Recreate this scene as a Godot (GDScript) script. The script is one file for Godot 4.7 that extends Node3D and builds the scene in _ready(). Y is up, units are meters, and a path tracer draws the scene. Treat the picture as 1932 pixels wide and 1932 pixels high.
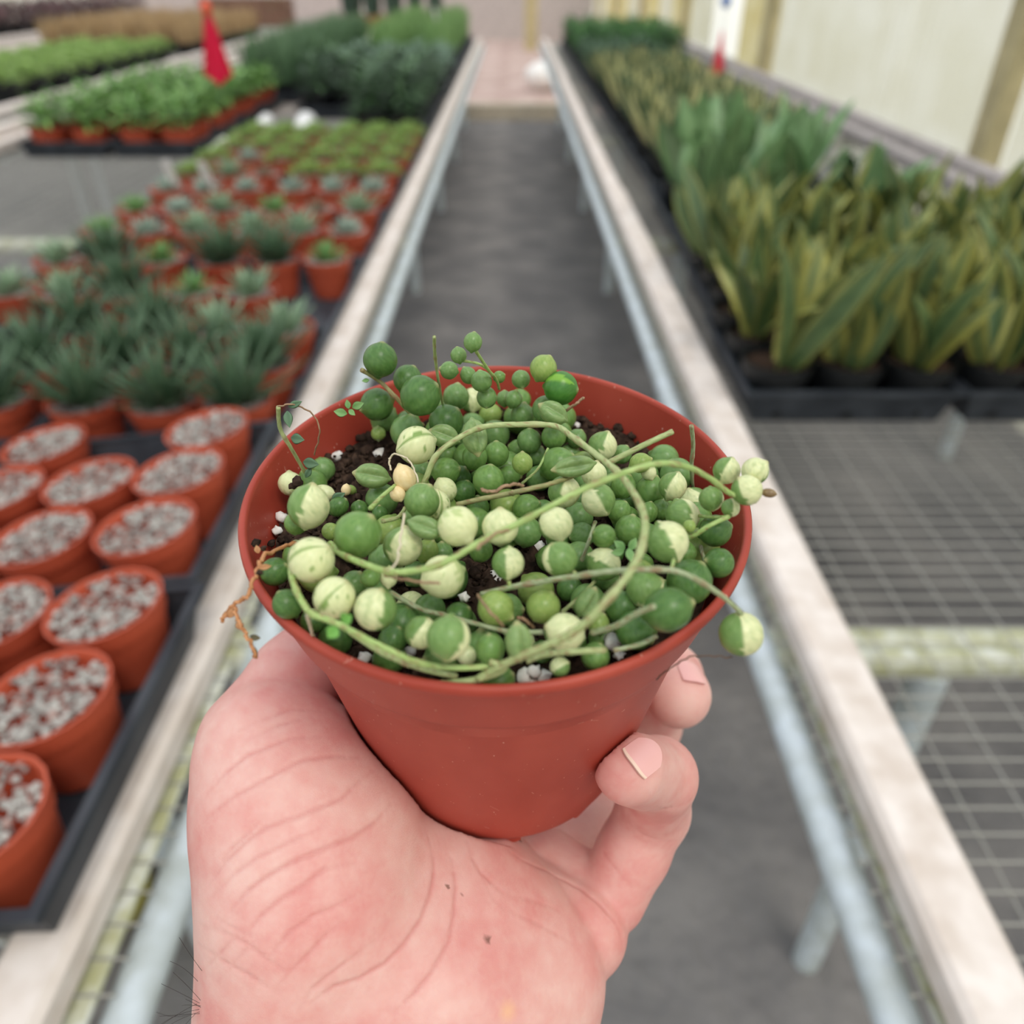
extends Node3D
# A hand holds a potted trailing succulent over the aisle of a greenhouse; benches of potted plants run away on both sides.
# Units are metres, y is up, the aisle runs along -z, the camera stands at x = 0, z = 0.

var M := {}
var taken := {}
var noise := FastNoiseLite.new()
var rng := RandomNumberGenerator.new()
const ORD := ["zeroth", "first", "second", "third", "fourth", "fifth", "sixth", "seventh", "eighth", "ninth", "tenth", "eleventh", "twelfth", "thirteenth", "fourteenth", "fifteenth", "sixteenth", "seventeenth", "eighteenth", "nineteenth", "twentieth", "twenty-first", "twenty-second", "twenty-third", "twenty-fourth", "twenty-fifth", "twenty-sixth", "twenty-seventh", "twenty-eighth", "twenty-ninth", "thirtieth", "thirty-first", "thirty-second"]

const POT_AT := Vector3(-0.00336, 1.12662, -0.14541)
const POT_BASIS := Basis(Vector3(1.00000, 0.00000, 0.00000), Vector3(0.00000, 0.99647, 0.08399), Vector3(0.00000, -0.08399, 0.99647))
const RIM_HEIGHT := 0.084
const HAND_AT := Vector3(-0.0284, 1.0717, -0.0681)

func _ready() -> void:
	# ---- camera, sky, sun, exposure
	var cam := Camera3D.new()
	cam.name = "camera"
	var lens := CameraAttributesPhysical.new()
	lens.frustum_focal_length = 18.384
	lens.frustum_focus_distance = 0.163
	lens.exposure_aperture = 6.9
	cam.attributes = lens
	cam.fov = 66.27
	cam.near = 0.02
	cam.far = 80.0
	cam.position = Vector3(0, 1.3, 0)
	cam.rotation_degrees = Vector3(-34.731, 0, 0)
	add_child(cam)
	cam.fov = 66.27
	var env := Environment.new()
	env.background_mode = Environment.BG_SKY
	var sky := Sky.new()
	var sm := ProceduralSkyMaterial.new()
	sm.sky_top_color = Color(0.93, 0.96, 1.0)
	sm.sky_horizon_color = Color(1.0, 1.0, 0.98)
	sm.sky_curve = 0.2
	sm.ground_horizon_color = Color(0.98, 0.98, 0.95)
	sm.ground_bottom_color = Color(0.9, 0.9, 0.86)
	sm.sun_angle_max = 1.0
	sky.sky_material = sm
	env.sky = sky
	env.background_energy_multiplier = 1.25
	env.tonemap_mode = Environment.TONE_MAPPER_LINEAR
	env.tonemap_exposure = 1.0
	env.sdfgi_enabled = true
	env.ssao_enabled = true
	env.ssil_enabled = true
	var we := WorldEnvironment.new()
	we.name = "overcast_sky"
	we.environment = env
	add_child(we)
	var sun := DirectionalLight3D.new()
	sun.name = "hazy_sun"
	sun.rotation_degrees = Vector3(-62, 28, 0)
	sun.light_energy = 0.5
	sun.light_color = Color(1.0, 0.97, 0.92)
	sun.light_angular_distance = 24.0
	sun.shadow_enabled = true
	sun.sky_mode = DirectionalLight3D.SKY_MODE_LIGHT_ONLY
	add_child(sun)

	noise.seed = 11
	noise.frequency = 1.0
	noise.fractal_octaves = 3
	rng.seed = 4242
	make_materials()
	make_house()
	make_benches()
	make_left_plants()
	make_right_plants()
	make_far_things()
	make_flags()
	make_hand()
	make_held_pot()

# ---------------------------------------------------------------- helpers
func numbered(n: String) -> String:
	if not taken.has(n):
		taken[n] = 0
		return n
	taken[n] += 1
	return "%s_%03d" % [n, taken[n]]

func thing(called: String, label: String, category: String, at := Vector3.ZERO, basis := Basis.IDENTITY, group := "") -> Node3D:
	var o := Node3D.new()
	o.name = numbered(called)
	add_child(o)
	o.transform = Transform3D(basis, at)
	o.set_meta("label", label)
	o.set_meta("category", category)
	if group:
		o.set_meta("group", group)
	return o

func part(called: String, mesh: Mesh, mat: Material, parent: Node, at := Vector3.ZERO, basis := Basis.IDENTITY) -> MeshInstance3D:
	var o := MeshInstance3D.new()
	o.name = called
	o.mesh = mesh
	o.material_override = mat
	o.transform = Transform3D(basis, at)
	parent.add_child(o, true)
	return o

func struct(called: String, mesh: Mesh, mat: Material, at := Vector3.ZERO) -> MeshInstance3D:
	var o := part(called, mesh, mat, self, at)
	o.set_meta("kind", "structure")
	return o

func copy(o: Node3D, label: String, at: Vector3, turn := 0.0) -> Node3D:
	var c: Node3D = o.duplicate()
	c.name = numbered(String(o.name).trim_suffix("_proto"))
	add_child(c)
	c.position = at
	c.rotation.y = turn
	c.set_meta("label", label)
	return c

func lin(r: float, g: float, b: float) -> Color:
	return Color(r / 255.0, g / 255.0, b / 255.0).srgb_to_linear()

func rgb8(r: float, g: float, b: float) -> Color:
	return Color(r / 255.0, g / 255.0, b / 255.0)

func speckle(size: int, base: Color, other: Color, freq: float, seed_: int, contrast := 1.0) -> ImageTexture:
	var n := FastNoiseLite.new()
	n.seed = seed_
	n.frequency = freq
	n.fractal_octaves = 4
	var src := n.get_seamless_image(size, size)
	var im := Image.create_empty(size, size, false, Image.FORMAT_RGB8)
	for y in size:
		for x in size:
			var t := clampf((src.get_pixel(x, y).r - 0.5) * contrast + 0.5, 0, 1)
			im.set_pixel(x, y, base.lerp(other, t))
	return ImageTexture.create_from_image(im)

func bumps(size: int, freq: float, seed_: int, strength: float) -> NoiseTexture2D:
	var n := FastNoiseLite.new()
	n.seed = seed_
	n.frequency = freq
	n.fractal_octaves = 3
	var t := NoiseTexture2D.new()
	t.width = size
	t.height = size
	t.seamless = true
	t.noise = n
	t.as_normal_map = true
	t.bump_strength = strength
	return t

func mat(color: Color, rough := 0.7, spec := 0.5) -> StandardMaterial3D:
	var m := StandardMaterial3D.new()
	m.albedo_color = color
	m.roughness = rough
	m.metallic_specular = spec
	return m

func vmat(rough := 0.6, back := Color.BLACK) -> StandardMaterial3D:
	var m := mat(Color.WHITE, rough)
	m.vertex_color_use_as_albedo = true
	if back != Color.BLACK:
		m.backlight_enabled = true
		m.backlight = back
	return m

func tri(m: StandardMaterial3D, tex: Texture2D, scale: float, nrm: Texture2D = null, nscale := 1.0) -> StandardMaterial3D:
	m.uv1_triplanar = true
	m.uv1_world_triplanar = true
	m.uv1_scale = Vector3.ONE * scale
	if tex:
		m.albedo_texture = tex
		m.albedo_color = Color.WHITE
	if nrm:
		m.normal_enabled = true
		m.normal_texture = nrm
		m.normal_scale = nscale
	return m

func make_materials() -> void:
	M.floor = tri(mat(Color.WHITE, 0.85, 0.35), speckle(512, rgb8(106, 104, 104), rgb8(140, 136, 133), 0.008, 3, 1.3), 0.6, bumps(256, 0.12, 4, 3.0), 0.5)
	M.pink = tri(mat(Color.WHITE, 0.9, 0.3), speckle(256, rgb8(176, 150, 142), rgb8(206, 186, 178), 0.02, 5, 1.6), 0.5)
	M.kerb = tri(mat(Color.WHITE, 0.85, 0.3), speckle(128, rgb8(176, 162, 142), rgb8(206, 196, 178), 0.05, 6, 1.4), 1.5)
	M.wood = tri(mat(Color.WHITE, 0.75, 0.35), speckle(256, rgb8(236, 226, 218), rgb8(212, 198, 186), 0.03, 7, 1.6), 2.0)
	M.tube = tri(mat(Color.WHITE, 0.5, 0.5), speckle(256, rgb8(208, 218, 224), rgb8(180, 188, 186), 0.03, 8, 1.8), 2.5)
	M.lichen = tri(mat(Color.WHITE, 0.8, 0.4), speckle(256, rgb8(218, 220, 210), rgb8(178, 178, 136), 0.03, 9, 2.2), 3.0)
	M.wire = mat(rgb8(170, 168, 160), 0.5, 0.5)
	M.wire.metallic = 0.3
	M.grey_wood = tri(mat(Color.WHITE, 0.85, 0.3), speckle(256, rgb8(176, 168, 164), rgb8(204, 194, 190), 0.03, 10, 1.5), 1.2)
	M.tray = tri(mat(Color.WHITE, 0.5, 0.4), speckle(256, rgb8(46, 50, 56), rgb8(70, 74, 80), 0.02, 12, 1.6), 2.0)
	M.black_pot = mat(rgb8(26, 28, 30), 0.5, 0.45)
	M.red_pot = mat(rgb8(194, 86, 58), 0.5, 0.45)
	M.gravel = vmat(0.9)
	M.soil = tri(mat(Color.WHITE, 0.95, 0.25), speckle(256, rgb8(34, 25, 20), rgb8(84, 66, 54), 0.06, 13, 1.8), 22.0)
	M.leaf = vmat(0.45, Color(0.14, 0.16, 0.08))
	M.succulent = vmat(0.55)
	M.red_cloth = mat(rgb8(222, 22, 66), 0.65, 0.3)
	M.red_cloth.backlight_enabled = true
	M.red_cloth.backlight = Color(0.5, 0.5, 0.5)
	M.orange = mat(rgb8(226, 92, 60), 0.45)
	M.blue = mat(rgb8(80, 120, 190), 0.45)
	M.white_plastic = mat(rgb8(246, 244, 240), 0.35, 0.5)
	M.cord = mat(rgb8(150, 150, 146), 0.7)
	M.panel = tri(mat(Color.WHITE, 0.6, 0.3), speckle(256, rgb8(240, 238, 226), rgb8(224, 220, 196), 0.012, 14, 1.6), 0.6)
	M.panel.backlight_enabled = true
	M.panel.backlight = Color(1, 1, 1)
	M.panel.transparency = BaseMaterial3D.TRANSPARENCY_ALPHA
	M.panel.albedo_color = Color(1, 1, 1, 0.45)
	M.panel_yellow = tri(mat(Color.WHITE, 0.6, 0.3), speckle(256, rgb8(238, 230, 190), rgb8(220, 204, 136), 0.012, 15, 1.6), 0.6)
	M.panel_yellow.backlight_enabled = true
	M.panel_yellow.backlight = Color(1, 1, 1)
	M.panel_yellow.transparency = BaseMaterial3D.TRANSPARENCY_ALPHA
	M.panel_yellow.albedo_color = Color(1, 1, 1, 0.6)
	M.post = tri(mat(Color.WHITE, 0.8, 0.3), speckle(128, rgb8(206, 192, 150), rgb8(176, 164, 128), 0.04, 16, 1.4), 1.2)
	M.glass = mat(Color(0.95, 0.97, 0.96, 0.1), 0.05, 0.5)
	M.glass.transparency = BaseMaterial3D.TRANSPARENCY_ALPHA
	M.steel = mat(rgb8(190, 194, 196), 0.45, 0.5)
	M.brown_wood = tri(mat(Color.WHITE, 0.85, 0.3), speckle(128, rgb8(112, 84, 70), rgb8(140, 112, 96), 0.04, 17, 1.4), 1.5)
	M.yellow = mat(rgb8(206, 196, 92), 0.6)
	# the held pot, the trailing plant and the hand
	M.terracotta = held_pot_material()
	M.pearl = vmat(0.32)
	M.pearl.metallic_specular = 0.42
	M.pearl.subsurf_scatter_enabled = true
	M.pearl.subsurf_scatter_strength = 0.06
	M.stem = vmat(0.6)
	M.skin = vmat(0.5)
	M.skin.metallic_specular = 0.42
	M.skin.subsurf_scatter_enabled = true
	M.skin.subsurf_scatter_strength = 0.12
	tri(M.skin, null, 90.0, bumps(256, 0.09, 21, 2.0), 0.3)
	M.nail = mat(rgb8(236, 182, 176), 0.25, 0.5)
	M.nail_edge = mat(rgb8(238, 208, 188), 0.35, 0.5)
	M.hair = mat(rgb8(40, 30, 26), 0.5)
	M.perlite = tri(mat(Color.WHITE, 0.9, 0.3), speckle(128, rgb8(250, 248, 242), rgb8(214, 208, 198), 0.06, 22, 1.5), 60.0)

func held_pot_material() -> StandardMaterial3D:
	var m := mat(Color.WHITE, 0.46, 0.4)
	var size := 1024
	var n := FastNoiseLite.new()
	n.seed = 31
	n.frequency = 0.004
	n.fractal_octaves = 4
	var src := n.get_seamless_image(size, size)
	var im := Image.create_empty(size, size, false, Image.FORMAT_RGB8)
	var a := rgb8(162, 62, 47)
	var b := rgb8(178, 76, 60)
	for y in size:
		for x in size:
			im.set_pixel(x, y, a.lerp(b, clampf((src.get_pixel(x, y).r - 0.5) * 1.6 + 0.5, 0, 1)))
	var r := RandomNumberGenerator.new()
	r.seed = 77
	var dust := rgb8(226, 190, 174)
	for i in 900:      # dust specks and short scratches in the plastic
		var x := r.randi_range(4, size - 5)
		var y := r.randi_range(4, size - 5)
		var c := im.get_pixel(x, y).lerp(dust, r.randf_range(0.25, 0.75))
		im.set_pixel(x, y, c)
		if r.randf() < 0.6:
			im.set_pixel(x + 1, y, c)
		if r.randf() < 0.5:
			im.set_pixel(x, y + 1, c)
			im.set_pixel(x + 1, y + 1, c)
		if r.randf() < 0.12:
			var dx := r.randf_range(-1.0, 1.0)
			var dy := r.randf_range(-0.6, 0.6)
			for k in r.randi_range(6, 22):
				var px := clampi(int(x + dx * k), 0, size - 1)
				var py := clampi(int(y + dy * k), 0, size - 1)
				im.set_pixel(px, py, im.get_pixel(px, py).lerp(dust, 0.4))
	m.albedo_texture = ImageTexture.create_from_image(im)
	m.uv1_scale = Vector3(2, 1, 1)
	return m

# ---- shapes. Each builder fills vertex arrays that finish() turns into a mesh; faces run clockwise seen from outside.
class Geo:
	var v := PackedVector3Array()
	var n := PackedVector3Array()
	var c := PackedColorArray()
	var uv := PackedVector2Array()
	var i := PackedInt32Array()
	func tri_(a: int, b: int, d: int) -> void:
		i.push_back(a)
		i.push_back(b)
		i.push_back(d)
	func quad(a: int, b: int, d: int, e: int) -> void:
		tri_(a, b, d)
		tri_(a, d, e)
	func normals() -> void:
		n.resize(v.size())
		n.fill(Vector3.ZERO)
		for k in range(0, i.size(), 3):
			var q := (v[i[k + 2]] - v[i[k]]).cross(v[i[k + 1]] - v[i[k]])
			n[i[k]] += q
			n[i[k + 1]] += q
			n[i[k + 2]] += q
		for k in n.size():
			n[k] = n[k].normalized() if n[k].length_squared() > 1e-20 else Vector3.UP
	func mesh() -> ArrayMesh:
		var a := []
		a.resize(Mesh.ARRAY_MAX)
		a[Mesh.ARRAY_VERTEX] = v
		if n.size() != v.size():
			normals()
		a[Mesh.ARRAY_NORMAL] = n
		if c.size() == v.size():
			a[Mesh.ARRAY_COLOR] = c
		if uv.size() == v.size():
			a[Mesh.ARRAY_TEX_UV] = uv
		a[Mesh.ARRAY_INDEX] = i
		var m := ArrayMesh.new()
		m.add_surface_from_arrays(Mesh.PRIMITIVE_TRIANGLES, a)
		return m
	# a bar of rectangular section from a to b with chamfered long edges
	func bar(a: Vector3, b: Vector3, w: float, h: float, ch := 0.003) -> void:
		var z := (b - a).normalized()
		var x := Vector3.UP.cross(z)
		x = Vector3.RIGHT if x.length() < 0.01 else x.normalized()
		var y := z.cross(x)
		var ring := [Vector2(-w / 2 + ch, -h / 2), Vector2(w / 2 - ch, -h / 2), Vector2(w / 2, -h / 2 + ch), Vector2(w / 2, h / 2 - ch), Vector2(w / 2 - ch, h / 2), Vector2(-w / 2 + ch, h / 2), Vector2(-w / 2, h / 2 - ch), Vector2(-w / 2, -h / 2 + ch)]
		for k in 8:
			var p: Vector2 = ring[k]
			var q: Vector2 = ring[(k + 1) % 8]
			var s := v.size()
			var nn := (x * (q - p).y - y * (q - p).x).normalized()
			for e in [a + x * p.x + y * p.y, b + x * p.x + y * p.y, b + x * q.x + y * q.y, a + x * q.x + y * q.y]:
				v.push_back(e)
				n.push_back(nn)
			quad(s, s + 1, s + 2, s + 3)
		for e in 2:
			var s := v.size()
			for k in 8:
				v.push_back((a if e == 0 else b) + x * ring[k].x + y * ring[k].y)
				n.push_back(-z if e == 0 else z)
			for k in range(1, 7):
				if e == 0:
					tri_(s, s + k, s + k + 1)
				else:
					tri_(s, s + k + 1, s + k)
	func rod(a: Vector3, b: Vector3, r: float, sides := 6, caps := true) -> void:
		var z := (b - a).normalized()
		var x := Vector3.UP.cross(z)
		x = Vector3.RIGHT if x.length() < 0.01 else x.normalized()
		var y := z.cross(x)
		var s := v.size()
		for k in sides:
			var d := x * cos(TAU * k / sides) + y * sin(TAU * k / sides)
			v.push_back(a + d * r)
			n.push_back(d)
			v.push_back(b + d * r)
			n.push_back(d)
		for k in sides:
			var p := s + 2 * k
			var q := s + 2 * ((k + 1) % sides)
			quad(p, p + 1, q + 1, q)
		if caps:
			for e in 2:
				s = v.size()
				for k in sides:
					v.push_back((a if e == 0 else b) + (x * cos(TAU * k / sides) + y * sin(TAU * k / sides)) * r)
					n.push_back(-z if e == 0 else z)
				for k in range(1, sides - 1):
					if e == 0:
						tri_(s, s + k, s + k + 1)
					else:
						tri_(s, s + k + 1, s + k)

func box_geo(size: Vector3, ch := 0.004) -> ArrayMesh:
	var g := Geo.new()
	g.bar(Vector3(0, 0, -size.z / 2), Vector3(0, 0, size.z / 2), size.x, size.y, ch)
	return g.mesh()

func lathe(profile: PackedVector2Array, segs := 32, vlen := 1.0) -> ArrayMesh:
	# profile of (radius, y), walked so that the outside of the wall lies to the right going up
	var g := Geo.new()
	var total := 0.0
	for k in range(1, profile.size()):
		total += profile[k].distance_to(profile[k - 1])
	var at := 0.0
	for k in profile.size():
		if k:
			at += profile[k].distance_to(profile[k - 1])
		for s in segs + 1:
			var a := TAU * s / segs
			g.v.push_back(Vector3(profile[k].x * cos(a), profile[k].y, profile[k].x * sin(a)))
			g.uv.push_back(Vector2(float(s) / segs, at / total * vlen))
	for k in profile.size() - 1:
		for s in segs:
			var p := k * (segs + 1) + s
			g.quad(p, p + segs + 1, p + segs + 2, p + 1)
	g.normals()
	for k in profile.size():      # join the seam
		var p := k * (segs + 1)
		var q := (g.n[p] + g.n[p + segs]).normalized()
		g.n[p] = q
		g.n[p + segs] = q
	return g.mesh()

func smooth_path(pts: Array, per := 6) -> PackedVector3Array:
	var out := PackedVector3Array()
	for k in pts.size() - 1:
		var a: Vector3 = pts[maxi(k - 1, 0)]
		var b: Vector3 = pts[k]
		var c: Vector3 = pts[k + 1]
		var d: Vector3 = pts[mini(k + 2, pts.size() - 1)]
		for s in per:
			out.push_back(b.cubic_interpolate(c, a, d, float(s) / per))
	out.push_back(pts[-1])
	return out

func sweep(path: PackedVector3Array, radius: Callable, color: Callable, sides := 8) -> ArrayMesh:
	var g := Geo.new()
	var x := Vector3.ZERO
	var count := path.size()
	for k in count:
		var t := (path[mini(k + 1, count - 1)] - path[maxi(k - 1, 0)]).normalized()
		if x == Vector3.ZERO:
			x = t.cross(Vector3(0.3, 0.9, 0.2)).normalized()
		x = (x - t * x.dot(t)).normalized()
		var y := t.cross(x)
		for s in sides:
			var a := TAU * s / sides
			var r: float = radius.call(float(k) / (count - 1), a)
			g.v.push_back(path[k] + (x * cos(a) + y * sin(a)) * r)
			g.c.push_back(color.call(float(k) / (count - 1), a))
	for k in count - 1:
		for s in sides:
			var p := k * sides + s
			var q := k * sides + (s + 1) % sides
			g.quad(p, p + sides, q + sides, q)
	for e in 2:
		var p := g.v.size()
		g.v.push_back(path[0] if e == 0 else path[count - 1])
		g.c.push_back(color.call(float(e), 0.0))
		var b := 0 if e == 0 else (count - 1) * sides
		for s in sides:
			if e == 0:
				g.tri_(p, b + s, b + (s + 1) % sides)
			else:
				g.tri_(p, b + (s + 1) % sides, b + s)
	g.normals()
	return g.mesh()

# one leaf with thickness: a lens-shaped section swept along a bending midrib
func add_blade(g: Geo, root: Vector3, dir: Vector3, side: Vector3, length: float, width: float, thick: float, bend: float, segs: int, shape: Callable, color: Callable) -> void:
	var d := dir.normalized()
	var sd := (side - d * side.dot(d)).normalized()
	var up := sd.cross(d)
	var p := root
	var s0 := g.v.size()
	var offs := [[-1.0, 0.0], [-0.76, 0.38], [-0.36, 0.5], [0.0, 0.28], [0.36, 0.5], [0.76, 0.38], [1.0, 0.0], [0.0, -0.6]]
	for k in segs + 1:
		var t := float(k) / segs
		var w: float = width * shape.call(t)
		var h: float = thick * shape.call(t)
		for q in 8:
			g.v.push_back(p + sd * offs[q][0] * w * 0.5 + up * (offs[q][1] * h + absf(offs[q][0]) * w * 0.12))
			g.c.push_back(color.call(t, offs[q][0], q))
		var a := bend / segs
		d = d.rotated(sd, a)
		up = up.rotated(sd, a)
		p += d * length / segs
	for k in segs:
		for q in 8:
			var i0 := s0 + k * 8 + q
			var i1 := s0 + k * 8 + (q + 1) % 8
			g.quad(i0, i0 + 8, i1 + 8, i1)

func lump_mesh(seed_: int, rough: float, rings := 5, segs := 7) -> ArrayMesh:
	var g := Geo.new()
	var r := RandomNumberGenerator.new()
	r.seed = seed_
	g.v.push_back(Vector3(0, -1, 0))
	for k in range(1, rings):
		for s in segs:
			var t := PI * k / rings
			var a := TAU * (s + r.randf_range(-0.2, 0.2)) / segs
			g.v.push_back(Vector3(sin(t) * cos(a), -cos(t), sin(t) * sin(a)) * (1.0 + r.randf_range(-rough, rough)))
	g.v.push_back(Vector3(0, 1, 0) * (1.0 + r.randf_range(-rough, rough)))
	var top := g.v.size() - 1
	for s in segs:
		var t := (s + 1) % segs
		g.tri_(0, 1 + t, 1 + s)
		for k in rings - 2:
			g.quad(1 + k * segs + s, 1 + k * segs + t, 1 + (k + 1) * segs + t, 1 + (k + 1) * segs + s)
		g.tri_(top, 1 + (rings - 2) * segs + s, 1 + (rings - 2) * segs + t)
	g.normals()
	return g.mesh()

# ---------------------------------------------------------------- the greenhouse
const WALL_X := 1.74
const FAR_Z := -20.0
const LEFT_X := -9.0
const BACK_Z := 6.0

func wall_panel(width: float, height: float, pitch: float, depth: float) -> ArrayMesh:
	# a corrugated sheet in the y-z plane, ribs upright, with real thickness
	var g := Geo.new()
	var cols := int(width / pitch * 8)
	for side in 2:
		for k in cols + 1:
			var z := width * k / cols - width / 2
			var x := sin(z / pitch * TAU) * depth + (0.0015 if side else -0.0015)
			g.v.push_back(Vector3(x, 0, z))
			g.v.push_back(Vector3(x, height, z))
	for k in cols:
		var p := 2 * k
		var q := 2 * (cols + 1) + 2 * k
		g.quad(p, p + 1, p + 3, p + 2)
		g.quad(q, q + 2, q + 3, q + 1)
	g.normals()
	return g.mesh()

func make_house() -> void:
	var fl := struct("floor", box_geo(Vector3(WALL_X - LEFT_X + 0.4, 0.1, 15.4)), M.floor, Vector3((WALL_X + LEFT_X) / 2, -0.05, -1.7))
	fl.set_meta("label", "dark grey woven weed mat covering the greenhouse floor")
	fl.set_meta("category", "floor")
	var far := struct("floor_far", box_geo(Vector3(WALL_X - LEFT_X + 0.4, 0.1, 10.6)), M.pink, Vector3((WALL_X + LEFT_X) / 2, -0.05, -14.7))
	far.set_meta("label", "pinkish concrete floor beyond the end of the aisle")
	far.set_meta("category", "floor")
	var kerb := struct("trim_1", box_geo(Vector3(1.5, 0.14, 0.22), 0.02), M.kerb, Vector3(-0.05, 0.07, -9.15))
	kerb.set_meta("label", "pale timber beam lying across the end of the aisle")
	kerb.set_meta("category", "beam")
	# right wall: fibreglass sheets on posts and girts, with one sheet missing
	var wr := Node3D.new()
	wr.name = "wall_right"
	add_child(wr)
	wr.set_meta("kind", "structure")
	wr.set_meta("label", "translucent corrugated fibreglass wall behind the right bench")
	wr.set_meta("category", "wall")
	var white := wall_panel(0.98, 2.5, 0.076, 0.009)
	var low := wall_panel(0.98, 0.72, 0.076, 0.009)
	var tall := wall_panel(0.98, 0.6, 0.076, 0.009)
	for k in 26:
		var z := BACK_Z - 0.5 - k
		var yellow: bool = k in [13, 15, 17, 20, 22]
		if k == 13:      # the sheet that is missing lets in the daylight
			part("panel", low, M.panel, wr, Vector3(WALL_X, 0, z))
			part("panel", tall, M.panel, wr, Vector3(WALL_X, 1.9, z))
			continue
		part("panel", white, M.panel_yellow if yellow or k == 12 else M.panel, wr, Vector3(WALL_X, 0, z))
	for k in 9:
		part("post", box_geo(Vector3(0.07, 2.5, 0.1)), M.post, wr, Vector3(WALL_X - 0.06, 1.25, BACK_Z - 0.02 - 3.0 * k))
	for y in [0.35, 1.28, 2.4]:
		part("girt", box_geo(Vector3(0.04, 0.06, 26)), M.steel, wr, Vector3(WALL_X - 0.03, y, -7))
	# the other walls stand outside the view or far off
	var plain := [["wall_left", Vector3(0.04, 2.5, 26), Vector3(LEFT_X, 1.25, -7)], ["wall_far", Vector3(WALL_X - LEFT_X, 2.5, 0.04), Vector3((WALL_X + LEFT_X) / 2, 1.25, FAR_Z)], ["wall_behind", Vector3(WALL_X - LEFT_X, 2.5, 0.04), Vector3((WALL_X + LEFT_X) / 2, 1.25, BACK_Z)]]
	for p in plain:
		var wl := struct(p[0], box_geo(p[1]), M.grey_wood if p[0] == "wall_far" else M.panel, p[2])
		wl.set_meta("label", {"wall_left": "whitish translucent sheet wall beyond the leftmost benches", "wall_far": "greyish pink end wall at the far end of the greenhouse", "wall_behind": "whitish translucent end wall behind the viewer"}[p[0]])
		wl.set_meta("category", "wall")
	# roof: rafters, ridge and clear sheets
	var roof := Node3D.new()
	roof.name = "ceiling"
	add_child(roof)
	roof.set_meta("kind", "structure")
	roof.set_meta("label", "clear sheeted greenhouse roof on steel rafters")
	roof.set_meta("category", "roof")
	var mid := (WALL_X + LEFT_X) / 2
	for k in 10:
		var z := BACK_Z - 26.0 * k / 9
		for e in [WALL_X, LEFT_X]:
			var g := Geo.new()
			g.rod(Vector3(e, 2.5, z), Vector3(mid, 4.4, z), 0.022, 8)
			part("rafter", g.mesh(), M.steel, roof)
	for e in [WALL_X, LEFT_X]:
		for k in 9:
			var z := BACK_Z - 26.0 * (k + 0.5) / 9
			var wd := 26.0 / 9 - 0.02
			var g := Geo.new()
			for q in [Vector3(e, 2.53, z - wd / 2), Vector3(e, 2.53, z + wd / 2), Vector3(mid, 4.43, z + wd / 2), Vector3(mid, 4.43, z - wd / 2)]:
				g.v.push_back(q)
			if e > mid:
				g.quad(0, 1, 2, 3)
			else:
				g.quad(3, 2, 1, 0)
			part("pane", g.mesh(), M.glass, roof)
	var g := Geo.new()
	g.rod(Vector3(mid, 4.4, BACK_Z), Vector3(mid, 4.4, FAR_Z), 0.025, 8)
	part("ridge", g.mesh(), M.steel, roof)

# ---------------------------------------------------------------- benches
const TOP := 0.70

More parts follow.
